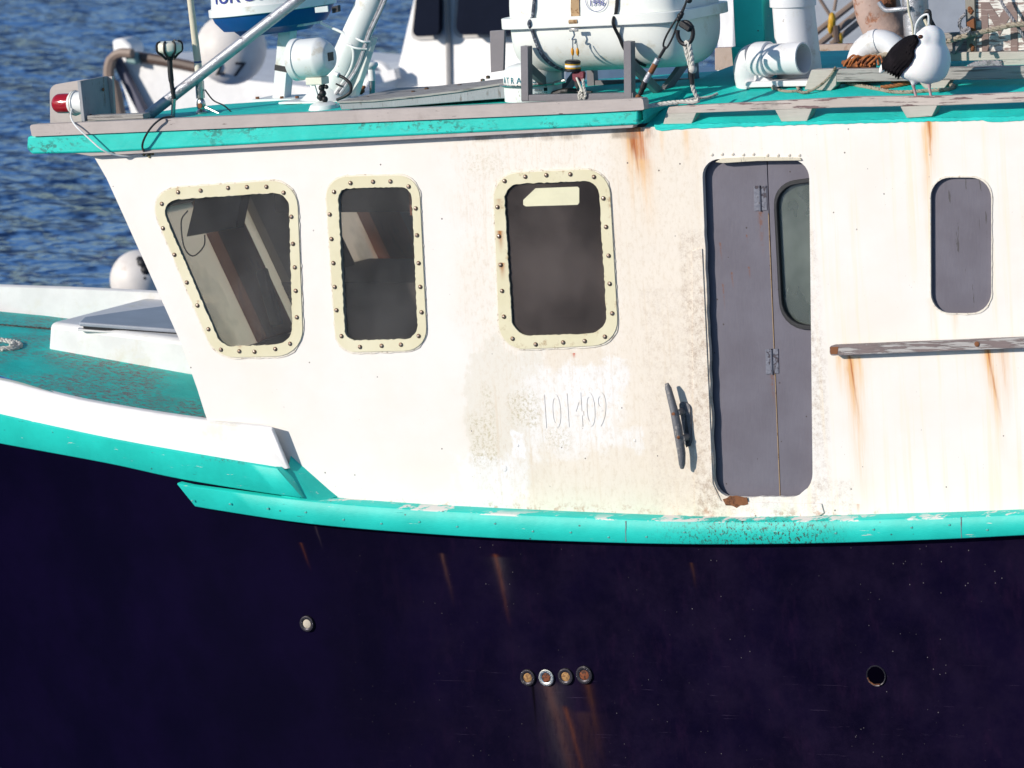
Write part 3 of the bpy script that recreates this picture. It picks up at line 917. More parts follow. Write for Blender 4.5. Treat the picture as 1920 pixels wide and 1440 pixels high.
for k_, q_ in enumerate([eb + V((0, -.004, 0)), et, et + V((.002, .004, .012)), et + V((.004, .012, .014)), et + V((.004, .016, .004)), eb + V((.004, .012, 0))]):
    R[k_].append(q_)
mb = MB(); RR = mb.loft(R)
mb.bm.faces.new([r[0] for r in RR]); mb.bm.faces.new([r[-1] for r in RR])
mb.obj('bulwark', 'white_gel', boat, smooth=40, bevel=0.004)['label'] = 'white painted near bulwark with a slanted after end'

# foredeck
SH = 0.15
def deckz(x, y): return -0.30 + SH * (-1.9 - x)
dk = []
far = []
for px in range(-700, 480, 40):
    y = max(ybul(px) + 0.06, -0.03)
    q = P(px, 700, y)
    dk.append(V((q.x, y, deckz(q.x, y))))
mb = MB()
rows = [dk, [V((p.x, KEEL, deckz(p.x, 0) + 0.03)) for p in dk], [V((p.x, 2 * KEEL + 0.1 - p.y, deckz(p.x, 0))) for p in dk]]
mb.loft(rows)
mb.obj('foredeck', 'teal_deck', boat, smooth=60)
# far bulwark, inner side faces us
fb = [(-200, 528), (0, 534), (150, 539), (300, 546), (420, 552)]
fbb = [(-200, 588), (0, 597), (150, 599), (300, 601), (420, 604)]
yy = PF(150, 600, deckz).y
def yfar(px): return yy + 0.0006 * (px - 150)
mb = MB()
R = [[], [], [], []]
for (a, b) in zip(lerp_poly(smooth2(fb), 30), lerp_poly(smooth2(fbb), 30)):
    pt = P(a[0], a[1], yfar(a[0])); pb = P(b[0], b[1] + 4, yfar(b[0]) - 0.02)
    R[0].append(pb); R[1].append(pt + V((0, 0, -0.012))); R[2].append(pt + V((0, .02, 0.0))); R[3].append(pt + V((0, .09, -.02)))
R.append([p + V((0, .12, 0)) for p in R[0]])
mb.loft(R)
mb.obj('bulwark', 'white_gel', boat, smooth=50)['label'] = 'far bulwark seen across the foredeck'

# trunk cabin on the foredeck
q0 = PF(90, 662, deckz); YT = q0.y
TR = [P(92, 604, YT), P(88, 664, YT), P(470, 732, YT), P(470, 652, YT)]
mb = MB()
mb.prism([TR[0], TR[1], TR[2], TR[3]], (0.0, 1.15, 0.0))
tc = mb.obj('trunk_cabin', 'white_gel', boat, bevel=0.035, seg=4, smooth=40)
mb = MB()
fl = [PF(x, y, lambda X, Y: deckz(X, Y) + .016) for (x, y) in [(36, 667), (92, 652), (470, 716), (470, 738)]]
mb.prism(fl, (0, 0, -0.03))
mb.obj('deck_flange', 'white_gel', tc, bevel=0.004)
ztop = lambda x: TR[0].z + (TR[3].z - TR[0].z) * (x - TR[0].x) / (TR[3].x - TR[0].x)
hp = []
for (px, py) in [(148, 604), (158, 594), (240, 582), (360, 566), (470, 572), (470, 632), (330, 617)]:
    d = PF(px, py, lambda x, y: ztop(x) + 0.030)
    hp.append(d)
mb = MB(); mb.prism(hp, (0, 0, -0.024))
ht = mb.obj('hatch', 'hatch', tc, bevel=0.008, seg=3); ht['label'] = 'blue-grey hatch lid lying ajar on the trunk cabin'
mb = MB(); mb.prism([p + V((0.02, 0.01, -0.027)) for p in hp], (0, 0, -0.012))
mb.obj('hatch_gap_shade', 'black', tc)  # black slab painting in the shaded gap under the lid
mb = MB(); mb.prism([p + V((-0.01, -0.012, -0.038)) for p in hp], (0, 0, -0.012))
mb.obj('hatch_sill', 'white_gel', tc, bevel=0.004)

# ------------------------------------------------------------------ cabin side with openings
W1o = rp([(272, 356, 62), (556, 336, 52), (569, 667, 52), (404, 671, 38)])
W1i = rp([(297, 376, 38), (541, 360, 30), (549, 645, 34), (415, 650, 22)])
W2o = rp([(609, 332, 42), (785, 328, 42), (801, 657, 42), (631, 661, 38)])
W2i = rp([(633, 354, 20), (771, 350, 22), (784, 635, 26), (647, 639, 22)])
W3o = rp([(924, 326, 48), (1141, 316, 48), (1160, 646, 48), (937, 657, 50)])
W3i = rp([(944, 346, 30), (1122, 338, 30), (1139, 625, 36), (961, 630, 34)])
DO = rp([(1316, 298, 34), (1517, 299, 36), (1524, 931, 44), (1339, 933, 40)])
DO = [(x + (2.5 * mnoise.noise(V((x * .01, y * .03, 0))) if 420 < y < 930 and x < 1450 else 0), y) for (x, y) in densify(DO, 9)]
DO = [(x, y + (4.0 * mnoise.noise(V((x * .06, 3, 1))) if y > 915 else 0)) for (x, y) in DO]
PB = rp([(1744, 332, 38), (1859, 332, 40), (1859, 588, 40), (1745, 588, 38)])
outline = [(168, 280), (700, 255), (1228, 238), (1330, 237), (1920, 221), (2500, 203), (2500, 980), (1920, 990), (1330, 1000), (800, 985), (600, 960), (470, 900), (418, 850), (398, 812), (384, 775), (370, 730), (340, 645), (300, 556), (240, 423), (200, 335)]
def grow(poly, k):
    cx = sum(p[0] for p in poly) / len(poly); cy = sum(p[1] for p in poly) / len(poly)
    out = []
    for (x, y) in poly:
        d = V((x - cx, y - cy)); L = d.length
        out.append((cx + d.x * (1 + k / L), cy + d.y * (1 + k / L)))
    return out
wall = slab('cabin_side', outline, [grow(W1i, 2), grow(W2i, 2), grow(W3i, 2), DO, PB], 0.0, 0.030, 'wall', boat, bevel=0.006)
wall['label'] = 'white cabin side, stained cream and rust'

bolt_me = mesh_only(MB().lathe((0, 0, 0), (0, -1, 0), [(0.0118, 0), (0.0118, 0.003), (0.0092, 0.006), (0.0045, 0.0075), (0.0015, 0.0078)], 12), 'bolt', 'bolt')
z7 = lambda L: [(260 + x / 3.31, 300 + y / 3.31) for (x, y) in L]
z4 = lambda L: [(860 + x / 4, 300 + y / 4) for (x, y) in L]
B1 = z7([(245, 200), (385, 190), (555, 173), (672, 168), (793, 166), (900, 203), (948, 352), (958, 520), (969, 666), (975, 812), (982, 976), (940, 1140), (848, 1173), (719, 1190), (625, 1187), (511, 1177), (433, 1050), (365, 903), (299, 760), (222, 588), (151, 424), (144, 272)])
B2 = z7([(1213, 198), (1315, 143), (1455, 135), (1563, 133), (1676, 165), (1720, 300), (1728, 467), (1738, 640), (1748, 787), (1756, 945), (1738, 1092), (1628, 1146), (1508, 1153), (1374, 1160), (1259, 1093), (1228, 932), (1217, 788), (1209, 640), (1197, 490), (1186, 338)])
B3 = z4([(345, 158), (500, 125), (658, 114), (838, 107), (1015, 127), (1086, 288), (1106, 502), (1125, 718), (1133, 928), (1152, 1150), (1097, 1325), (946, 1358), (784, 1368), (578, 1383), (405, 1340), (340, 1175), (326, 982), (315, 786), (302, 572), (291, 353)])
for i, (wo, wi, bl, gm, lab) in enumerate([(W1o, W1i, B1, 'glass', 'slant-fronted forward window in a yellowed bolted frame'), (W2o, W2i, B2, 'glass', 'narrow middle window in a yellowed bolted frame'), (W3o, W3i, B3, 'glass_dark', 'dark third window with a pale sticker, frame stained with rust')]):
    fr = slab('window', wo, [jag(wi, 5, 0.9, i)], -0.010, -0.0005, 'frame', boat, bevel=0.003)
    fr['label'] = lab
    se = jag(grow(wo, 3.2), 7, 1.2, i + 10)
    slab('sealant_bead', se, [grow(wo, -1.5)], -0.005, 0.0, 'sealant', fr, bevel=0.002)
    slab('pane', grow(wi, 9), [], 0.004, 0.009, gm, fr)
    for (bx, by) in bl:
        o = inst('bolt', bolt_me, P(bx, by, -0.0105), fr, (0, random.uniform(0, 6), 0))
slab('sticker', [(981, 384), (981, 375), (1004, 353), (1083, 350), (1086, 353), (1086, 380), (1083, 384), (986, 387)], [], 0.0015, 0.0035, 'sticker', fr)
slab('sticker', [(1005, 600), (1050, 594), (1098, 594), (1098, 618), (1005, 627)], [], 0.0105, 0.012, 'screen', fr)
# boarded-up after window
pb = slab('plywood_panel', grow(PB, 1.5), [], 0.019, 0.034, 'ply_grey', boat)
pb['label'] = 'grey plywood filling the after window opening'
slab('panel_bead', jag(grow(PB, 2.5), 9, .8, 4), [grow(PB, -0.8)], -0.004, 0.004, 'sealant', pb)
# raised strip beside the door
slab('door_post', [(1297, 470), (1316, 466), (1330, 760), (1336, 905), (1352, 940), (1540, 944), (1545, 962), (1530, 972), (1303, 974), (1299, 700)], [], -0.007, 0.0, 'wall', boat, bevel=0.003)
# door drip strip and its rivets
slab('drip_strip', [(1341, 304), (1352, 297), (1420, 294), (1500, 296), (1503, 301), (1420, 302), (1355, 306)], [], -0.010, 0.03, 'cream_pole', boat, bevel=0.002)
rv = mesh_only(MB().lathe((0, 0, 0), (0, -1, 0), [(0.0085, 0), (0.008, 0.003), (0.004, 0.005)], 10), 'rivet', 'sealant')
for (x, y) in [(1335, 290), (1354, 289), (1374, 289), (1394, 290), (1413, 289), (1439, 291), (1459, 291), (1480, 291), (1499, 291)]:
    inst('rivet', rv, P(x, y, -0.0005), boat)
# raised numerals painted over
tz = P(1012, 803, -0.0015)
text_mesh('raised_numerals', '101409', 0.255, tz, P(1135, 798, 0) - P(1012, 803, 0), V((0, 0, 1)), 'wall', boat, ext=0.0010, sx=0.52)
# two wall plugs
for (x, y, r) in [(945, 878, .018), (971, 835, .007), (1190, 826, .008)]:
    MB().lathe(P(x, y, 0.001), (0, -1, 0), [(r, 0), (r, .003), (r * .7, .004)], 16).obj('wall_plug', 'wall', boat)

# door leaf inside the opening, folded on its hinges
seam = [(1438, 300), (1463, 940)]
YD = 0.045
dl = thing_part = slab('door', [(1290, 285), (1437, 285), (1463, 950), (1290, 950)], [], YD, YD + 0.035, 'door_grey', boat, bevel=0.004)
dl['label'] = 'grey folding door standing open behind the doorway'
GW = rp([(1450, 345, 40), (1600, 325, 30), (1600, 615, 30), (1464, 618, 52)])
pn = slab('door_panel', [(1438, 285), (1620, 285), (1620, 950), (1464, 950)], [GW], YD, YD + 0.035, 'door_grey', dl, bevel=0.004)
slab('window_gasket', grow(GW, 2), [grow(GW, -7)], YD - 0.012, YD + 0.02, 'black', dl, bevel=0.004)
slab('door_pane', grow(GW, -3), [], YD + 0.012, YD + 0.016, 'glass_green', dl)
for (cx, cy) in [(1425, 372), (1447, 678)]:
    h = slab('hinge', [(cx - 12, cy - 23), (cx - 2, cy - 24), (cx - 1, cy + 23), (cx - 11, cy + 24)], [], YD - 0.004, YD, 'hinge', dl, bevel=0.001)
    slab('hinge_leaf', [(cx + 2, cy - 24), (cx + 12, cy - 24), (cx + 13, cy + 22), (cx + 3, cy + 23)], [], YD - 0.004, YD, 'hinge', dl, bevel=0.001)
    MB().tube([P(cx - .5, cy - 24, YD - .005), P(cx + 1, cy + 24, YD - .005)], 0.006, 8).obj('hinge_pin', 'hinge', dl)
MB().tube([P(1441, 400, YD - .0005), P(1463.5, 950, YD - .0005)], .0022, 6).obj('seam_bead', 'tan_strap', dl)
# broken corner at the sill
slab('rotten_patch', jag([(1356, 936), (1375, 929), (1400, 934), (1402, 944), (1380, 952), (1360, 946)], 6, 2, 3), [], -0.009, -0.0065, 'rust', boat)

# ------------------------------------------------------------------ windshield and cabin interior
E0, E1 = P(176, 292, 0), P(341, 645, 0)
wn_ = (E1 - E0).cross(V((0, 1, 0))).normalized()
if wn_.x > 0: wn_ = -wn_
edir = (E1 - E0).normalized()
def ws(px, py):
    q = PPL(px, py, E0 + edir * 0.1, wn_)
    return q.y, (q - E0).dot(edir)
def wpt(Y, s): return E0 + edir * s + V((0, Y, 0)) - wn_ * 0.0
s_top = ws(340, 385)[1]; s_bot = ws(450, 655)[1]
CW = 2.75
ya, yb_ = ws(393, 470)[0], ws(452, 470)[0]
yc = ws(492, 470)[0]
y2a = ws(625, 460)[0]; y2b = ws(690, 460)[0]; y2c = ws(748, 460)[0]
wsh = None
def wbar(name, Y0, Y1, s0, s1, mat, th=0.05, parent=None):
    mb = MB(); mb.prism([wpt(Y0, s0), wpt(Y1, s0), wpt(Y1, s1), wpt(Y0, s1)], -wn_ * th)
    return mb.obj(name, mat, parent, bevel=0.004)
wsh = wbar('windshield', 0.06, CW, s_bot, 1.95, 'inner', parent=boat)
wbar('header', 0.06, CW, 0.02, s_top, 'inner', parent=wsh)
for (a, b, m, th) in [(0.06, 0.10, 'inner', .06), (ya, yb_, 'brown_wood', .10), (yc, y2a, 'inner', .08), (y2b, y2c, 'brown_wood', .10), (CW - .15, CW, 'inner', .06)]:
    wbar('mullion', a, b, s_top, s_bot, m, th, wsh)
for (a, b) in [(0.10, ya), (yb_, yc), (y2a, y2b), (y2c, CW - .15)]:
    mb = MB(); mb.prism([wpt(a, s_top) - wn_ * .02, wpt(b, s_top) - wn_ * .02, wpt(b, s_bot) - wn_ * .02, wpt(a, s_bot) - wn_ * .02], -wn_ * .006)
    mb.obj('pane', 'glass_grime', wsh)
# interior
zf = -0.75
mb = MB(); mb.box((0.3, 1.4, zf), (4.4, 2.65, 0.04)); mb.obj('cabin_sole', 'dark', boat)
mb = MB(); mb.box((0.4, CW + .02, 0.25), (4.9, 0.05, 2.0)); mb.obj('cabin_far_side', 'inner', boat)
mb = MB(); mb.box((0.2, 0.42, 0.25), (1.35, 0.03, 2.0)); mb.obj('bulkhead_dark_panel', 'dark', boat)  # panel added close behind the third window to make it dark
mb = MB(); mb.box((0.95, 1.6, 0.25), (0.04, 2.2, 2.0)); mb.obj('bulkhead_dark_panel', 'dark', boat)
c0 = P(640, 531, 1.1); c1 = P(780, 520, 1.1)
mb = MB(); mb.box((c0.x + 0.05, 1.65, (c0.z + zf) / 2), (1.15, 1.0, c0.z - zf)); mb.obj('console', 'dark', boat, bevel=0.01)
h0 = P(640, 400, 1.1)
mb = MB(); mb.box((h0.x + .1, 1.7, (h0.z + 1.22) / 2), (1.1, 1.1, 1.22 - h0.z)); mb.obj('overhead_locker', 'dark', boat)
mb = MB(); mon = [P(367, 368, .3), P(455, 358, .3), P(441, 428, .3), P(349, 444, .3)]
mb.prism(mon, (0.02, 0.06, 0)); mb.obj('monitor', 'screen', boat, bevel=0.004)
MB().tube(smoothpath([P(352, 395, .3), P(340, 415, .3), P(345, 462, .3), P(362, 480, .3), P(382, 462, .3), P(384, 440, .3)]), 0.004, 6).obj('monitor_cable', 'black', boat)
mb = MB(); mb.bar(P(490, 505, .55), P(520, 610, .55), 0.05, 0.06); mb.obj('throttle_box', 'black', boat, bevel=0.01)
mb = MB(); mb.box(P(770, 375, .25), (0.012, 0.012, 0.16)); mb.obj('curtain_rod', 'brown_wood', boat)

# ------------------------------------------------------------------ roofs
RA, RB = P(60, 258, -.08), P(1200, 212, -.08)
def zw(x, y):
    e = RA.z + (RB.z - RA.z) * (x - RA.x) / (RB.x - RA.x)
    c = 0.055 + 0.022 * (x + 2.7)
    return e + c * (1 - ((y - 1.2) / 1.28) ** 2) - 0.035 * max(y, 0)
RA2, RB2 = P(1262, 238, 0), P(1910, 224, 0)
def za(x, y):
    e = RA2.z + (RB2.z - RA2.z) * (x - RA2.x) / (RB2.x - RA2.x)
    return e + 0.215 * (1 - abs((y - 1.4) / 1.402) ** 2.6)
def roof_mesh(name, f, x0f, x1, y0, y1, nx, ny, mat):
    mb = MB()
    rows = []
    for j in range(ny + 1):
        y = y0 + (y1 - y0) * j / ny
        xa = x0f(y)
        rows.append([V((xa + (x1 - xa) * i / nx, y, f(xa + (x1 - xa) * i / nx, y))) for i in range(nx + 1)])
    mb.loft(rows)
    mb.loft([[p - V((0, 0, .05)) for p in r] for r in rows])
    mb.loft([[r[0] for r in rows], [r[0] - V((0, 0, .05)) for r in rows]])
    mb.loft([[r[-1] for r in rows], [r[-1] - V((0, 0, .05)) for r in rows]])
    mb.loft([rows[-1], [p - V((0, 0, .05)) for p in rows[-1]]])
    return mb.obj(name, mat, boat, smooth=40)
XF = RA.x + 0.02
roof = roof_mesh('wheelhouse_roof', zw, lambda y: XF + 0.10 * max(y, 0), RB.x, -0.05, 2.55, 60, 30, 'teal_roof')
aroof = roof_mesh('after_roof', za, lambda y: RB.x - 0.02, P(2500, 200, 0).x, 0.003, 2.8, 40, 60, 'teal_roof')
# painted lip that laps down over the cabin side under the after roof
mb = MB()
lp = jag([(1226, 234), (1262, 234), (1920, 218), (2500, 200), (2500, 206), (1920, 226), (1860, 230), (1840, 226), (1740, 228), (1600, 232), (1460, 236), (1330, 240), (1240, 245), (1228, 243)], 7, 1.0, 9)
slab('roof_lip', lp, [], -0.004, 0.02, 'teal_roof', boat, bevel=0.002)
# fascia: teal band, grey cap plank
fas = [(52, 256), (66, 254), (1196, 206), (1196, 234), (700, 258), (200, 286), (60, 289), (50, 280)]
fa = slab('fascia', fas, [], -0.064, 0.0, 'teal_edge', boat, bevel=0.010, seg=3)
fa['label'] = 'bright teal roof edge with flaked patches'
a0, a1 = P(1150, 207, -.085), P(1196, 236, -.085)
mb = MB(); mb.box(((a0.x + a1.x) / 2, 0.17, (a0.z + a1.z) / 2 - .004), (a1.x - a0.x - .004, 0.34, a0.z - a1.z - .010))
mb.obj('fascia_return', 'teal_rail', boat, bevel=0.008)
slab('grey_strip', [(120, 284), (1190, 230), (1186, 240), (170, 293)], [], -0.054, 0.0, 'grey_trim', boat, bevel=0.003)  # grey strip along the bottom of the teal band
cap = slab('cap_plank', rp([(55, 234, 6), (1205, 184, 5), (1208, 206, 4), (1100, 212, 0), (60, 256, 3)]), [], -0.080, -0.020, 'grey_trim', boat, bevel=0.005)
# front fascia
f0 = P(60, 257, -.085); f1 = P(60, 286, -.085)
mb = MB(); mb.prism([V((f0.x + .01, 0.0, f0.z)), V((f0.x + .28, 2.55, zw(f0.x + .28, 2.5))), V((f0.x + .28, 2.55, zw(f0.x + .28, 2.5) - .08)), V((f0.x + .01, 0.0, f1.z))], (0.05, 0, 0))
mb.obj('front_fascia', 'teal_edge', boat, bevel=0.006)

# roof rails on wedge feet
def roof_rail(name, pts_t, pts_b, feet, Y, th, mat, footmat, lab):
    r = slab(name, pts_t + pts_b[::-1], [], Y, Y + th, mat, boat, bevel=0.004)
    r['label'] = lab
    for f in feet:
        slab('rail_foot', f, [], Y + 0.002, Y + th + 0.012, footmat, r, bevel=0.003)
    return r
YR = 0.03
rr1 = roof_rail('roof_rail', [(1254, 200), (1600, 182), (1770, 180), (1920, 173), (2400, 150)], [(1248, 214), (1600, 201), (1770, 198), (1920, 192), (2400, 170)],
          [[(1249, 213), (1306, 211), (1297, 232), (1242, 236)], [(1453, 206), (1523, 203), (1513, 228), (1466, 230)], [(1688, 200), (1758, 197), (1748, 218), (1700, 221)]], YR, 0.05, 'grey_rail', 'grey_rail_b',
          'peeling pinkish-grey roof rail along the near roof edge')
YR2 = PF(1540, 172, za).y
rr2 = roof_rail('roof_rail', [(1568, 130), (1700, 128), (1920, 124), (2300, 112)], [(1568, 154), (1700, 152), (1780, 150), (1920, 147), (2300, 136)],
          [[(1521, 131), (1569, 129), (1568, 160), (1558, 170), (1508, 168)], [(1722, 152), (1782, 150), (1768, 169), (1738, 172)]], YR2, 0.06, 'grey_wood', 'grey_rail_b',
          'second roof rail of bare grey wood, nearer the middle of the roof')
YR3 = YR2 + 0.42
rr3 = roof_rail('roof_rail', [(1770, 98), (1920, 97), (2300, 92)], [(1770, 115), (1920, 112), (2300, 108)],
          [[(1879, 112), (1960, 110), (1960, 128), (1884, 128)]], YR3, 0.06, 'grey_rail_b', 'grey_rail_b', 'farthest roof rail, buff with rust on top')
slab('rail_under_board', [(1815, 148), (2100, 140), (2100, 152), (1815, 160)], [], YR2 + .12, YR2 + .4, 'white_gel', rr2, bevel=0.003)
# far edge toe board of the roof
YE = 2.25
slab('far_toe_board', [(1340, 90), (1600, 82), (1830, 84), (2300, 70), (2300, 110), (1830, 124), (1600, 126), (1340, 132)], [], YE, YE + .05, 'pink_rust', boat, bevel=0.004)

# grab rail on the cabin side
gr = slab('grab_rail', rp([(1555, 648, 6), (1920, 633, 0), (2300, 618, 0), (2300, 636, 0), (1920, 652, 0), (1556, 667, 6)]), [], -0.055, -0.015, 'flaked_rail', boat, bevel=0.008, seg=3)
gr['label'] = 'flaking grey wooden grab rail aft of the door'
for (x, y) in [(1590, 657), (1860, 646), (2100, 636)]:
    MB().lathe(P(x, y, -0.016), (0, 1, 0), [(0.018, 0), (0.018, .016)], 12).obj('standoff', 'rust', gr)
MB().lathe(P(1832, 645, -0.055), (0, -1, 0), [(0.013, 0), (0.013, .004), (.006, .006)], 12).obj('bolt', 'rust', gr)
slab('end_stain', [(1556, 651), (1572, 650), (1570, 664), (1557, 664)], [], -0.0565, -0.055, 'rust', gr)

# horn cleat on the cabin side
cl = MB().tube([P(1250, 719, -.055), P(1253, 728, -.06), P(1264, 770, -.062), P(1270, 800, -.062), P(1278, 850, -.06), P(1279, 870, -.055), P(1279, 878, -.05)], [.010, .017, .021, .023, .021, .017, .010], 12).obj('horn_cleat', 'iron', boat, smooth=60)
cl['label'] = 'corroded iron horn cleat bolted upright by the door'
mb = MB()
for (x, y) in [(1270, 774), (1279, 822)]:
    mb.lathe(P(x, y, -.062), (0.05, 1, 0), [(0.014, 0), (0.016, .03), (0.022, .062)], 12)
mb.prism([P(x, y, -.012) for (x, y) in rp([(1272, 752, 10), (1293, 756, 10), (1297, 834, 10), (1284, 840, 10)])], (0, .013, 0))
mb.obj('cleat_base', 'iron', cl, bevel=0.003)
for (x, y) in [(1263, 776), (1272, 820)]:
    MB().lathe(P(x, y, -.078), (0, -1, 0), [(0.010, 0), (0.010, .004), (0.005, .006)], 10).obj('cleat_bolt', 'rust', cl)

# skin fittings in the hull
def hull_y(px, z):
    zt = P(px, [q[1] for q in hx if q[0] <= px][-1], ybul(px) + .055).z
    d = zt - z
    L = [0, .25, .55, .9, 1.3, 1.8, 2.4]
    for k in range(6):
        if L[k] <= d <= L[k + 1]:
            kk = k + (d - L[k]) / (L[k + 1] - L[k]); break
    else: kk = 0
    return ybul(px) + .055 + .02 * kk + .10 * kk * max(0, (300 - px) / 1000.0)
def fitting(px, py, r, ring, core, deep=0.016):
    y = hull_y(px, P(px, py, -.05).z) + .003
    c = P(px, py, y)
    o = MB().lathe(c + V((0, .01, 0)), (0.0, -1, 0.0), [(r * 1.0, 0), (r * 1.0, .016), (r * .92, .024), (r * .72, .026), (r * .55, .022), (r * .52, .004)], 24, capb=False).obj('drain_fitting', ring, boat, smooth=50)
    MB().lathe(c + V((0, .006, 0)), (0, -1, 0), [(r * .53, 0), (r * .53, deep), (r * .35, deep + .003)], 18).obj('bore', core, o)
    return o
M['ring_dark'] = paint('black_bronze', (0.030, 0.026, 0.034), (0.10, 0.09, 0.09), 40, 0.6, rough=0.35, metal=0.5)
M['core_tan'] = paint('corroded_bore', (0.40, 0.22, 0.08), (0.20, 0.10, 0.04), 60, 0.5, rough=0.8)
M['core_red'] = paint('rusty_bore', (0.22, 0.06, 0.02), (0.06, 0.02, 0.01), 50, 0.5, rough=0.8)
M['core_white'] = paint('limed_bore', (0.55, 0.48, 0.38), (0.25, 0.18, 0.1), 50, 0.55, rough=0.8)
for (x, y, r, rg, co) in [(577, 1169, .045, 'ring_dark', 'core_white'), (991, 1270, .046, 'ring_dark', 'core_tan'), (1026, 1270, .047, 'chrome', 'core_red'), (1062, 1268, .046, 'ring_dark', 'core_tan'), (1097, 1265, .050, 'ring_dark', 'core_red')]:
    fitting(x, y, r, rg, co)
c = P(1643, 1267, hull_y(1643, P(1643, 1267, -.05).z) - .0005)
hl = MB().lathe(c, (0, -1, 0), [(.054, 0), (.054, .004), (.052, .0055), (.0475, .004), (.047, -.05)], 32, capa=False, capb=False).obj('scupper_hole', 'ring_dark', boat)
MB().lathe(c, (0, -1, 0), [(.0475, .0022), (.01, .0023)], 28, capa=False).obj('bore', 'hole_shade', hl)  # flat near-black disc paints in the dark inside of the hole
b_ = MB(); b_.tube([c + V((-.045, -.006, -.010)), c + V((-.036, -.006, -.030)), c + V((-.012, -.006, -.045)), c + V((.02, -.006, -.043))], .004, 8); b_.obj('rust_lip', 'rust', hl)
nail = mesh_only(MB().lathe((0, 0, 0), (0, -1, 0), [(0.007, 0), (0.0065, .0018), (.002, .002)], 8), 'nail', 'teal_deck')
for i, px in enumerate(range(360, 1920, 71)):
    f = [(365, 935), (600, 965), (900, 988), (1180, 1000), (1400, 1003), (1650, 998), (1920, 985)]
    py = [q[1] for q in lerp_poly(f, 200) if True][max(0, min(199, int((px - 365) / (1920 - 365) * 199)))] + random.uniform(-9, 9)
    inst('nail', nail, P(px, py, ybul(px) - .0005), boat)
# ------------------------------------------------------------------ gear on the wheelhouse roof
def R(px, py): return PF(px, py, zw)
def RAf(px, py): return PF(px, py, za)
def pl(pts, Y): return [P(x, y, Y) for (x, y) in pts]
PXM = M2PX                                          # metres per traced pixel across the view

# red sidelight on its L-shaped screen
base = P(150, 228, 0.1)
nl = thing('navigation_light', 'red-lensed navigation light on a grey wooden screen at the front roof corner', 'lamp', base)
YS = 0.27
slab('screen_board', rp([(94, 232, 0), (93, 160, 14), (152, 150, 0), (210, 143, 0), (215, 226, 0)]), [], YS, YS + .02, 'grey_trim', nl, bevel=0.002)
xa = P(150, 190, 0.0).x
pz0, pz1 = P(153, 228, 0), P(151, 152, 0)
mb = MB(); mb.prism([V((xa, 0, pz0.z)), V((xa + .021, 0, pz0.z)), V((xa + .021 - .008, 0, pz1.z)), V((xa - .008, 0, pz1.z))], (0, YS - .002, 0))
mb.obj('cross_board', 'slate', nl, bevel=0.002)  # slate tone paints in the shade on this aft-facing board
mb = MB(); mb.bar(P(160, 221, .05), P(275, 217, .05), 0.07, 0.028); mb.obj('foot_board', 'grey_wood', nl, bevel=0.003)
lc = V((xa - .022, 0.075, P(120, 193, .085).z))
ax = V((-1, 0, -0.01))
MB().lathe(lc, ax, [(0.060, -.022), (0.060, .045), (0.067, .049), (0.067, .068), (0.060, .072), (0.052, .084)], 28).obj('lamp_base', 'white_plastic', nl)
pr = [(0.052, .078), (0.054, .12), (0.0535, .155)]
for k in range(1, 8):
    a = k / 7 * math.pi / 2
    pr.append((max(0.0535 * math.cos(a), 0.002), .155 + .045 * math.sin(a)))
MB().lathe(lc, ax, pr, 32).obj('lens', 'red_lens', nl, smooth=60)
MB().lathe(lc, ax, [(0.0675, .055), (0.0695, .058), (0.0675, .061)], 28).obj('lamp_gasket', 'cream_pole', nl)
g0 = P(147, 200, .05)
MB().lathe(g0 + V((.02, 0, 0)), (-1, -.4, 0), [(.014, 0), (.014, .02), (.017, .022), (.017, .035), (.012, .045)], 14).obj('cable_gland', 'galv', nl)
for (x, y, Y) in [(188, 168, .2), (167, 217, .06)]:
    q = P(x, y, Y); q.x = xa + .022
    MB().lathe(q, (1, 0, 0), [(.010, 0), (.010, .003), (.004, .005)], 10).obj('screw', 'rust', nl)
wc = MB().tube(smoothpath([g0 + V((-.02, -.02, 0)), P(134, 206, .01), P(133, 220, -.04), P(142, 236, -.112), P(165, 258, -.116), P(192, 281, -.108), P(220, 291, -.06), P(245, 292, -.02), P(268, 287, -.006)], 8), 0.0045, 8).obj('white_cable', 'white_plastic')
ORG[wc] = V((0, 0, 0)); BOAT_TOPS.append(wc); tag(wc, 'thin white cable drooping from the red lamp over the teal roof edge', 'cable')
bc = MB().tube(smoothpath([P(326, 219, .03), P(316, 219, -.04), P(302, 223, -.108), P(288, 234, -.114), P(277, 248, -.114), P(269, 264, -.108), P(267, 276, -.09), P(271, 285, -.04), P(281, 289, -.004)], 8), 0.0058, 8).obj('black_cable', 'black')
BOAT_TOPS.append(bc); tag(bc, 'thin black cable looping from the mushroom antenna down over the teal roof edge', 'cable')
mb = MB()
for i in range(26):
    a = random.uniform(0, 6.28); rr = random.uniform(0, .028)
    mb.ball(P(278, 288, -.003) + V((math.cos(a) * rr * 1.2, 0, math.sin(a) * rr * .7)), random.uniform(.003, .009), 8)
mb.obj('sealant_blob', 'foam', boat)

# leaning stay tube
sb = R(268, 224)
st = thing('stay_tube', 'galvanised tube slanting up across the front of the roof', 'pole', sb)
top_ = P(585, -22, 0.75)
d_ = (top_ - sb).normalized()
MB().tube([sb + d_ * .04, top_], 0.031, 20).obj('tube', 'galv', st)
MB().tube([sb - d_ * .02, sb + d_ * .05], 0.018, 12).obj('tube_end', 'iron', st)
mb = MB(); mb.bar(sb + V((-.10, 0, .004)), sb + V((.06, 0, .004)), .05, .02); mb.obj('foot', 'iron', st, bevel=.003)

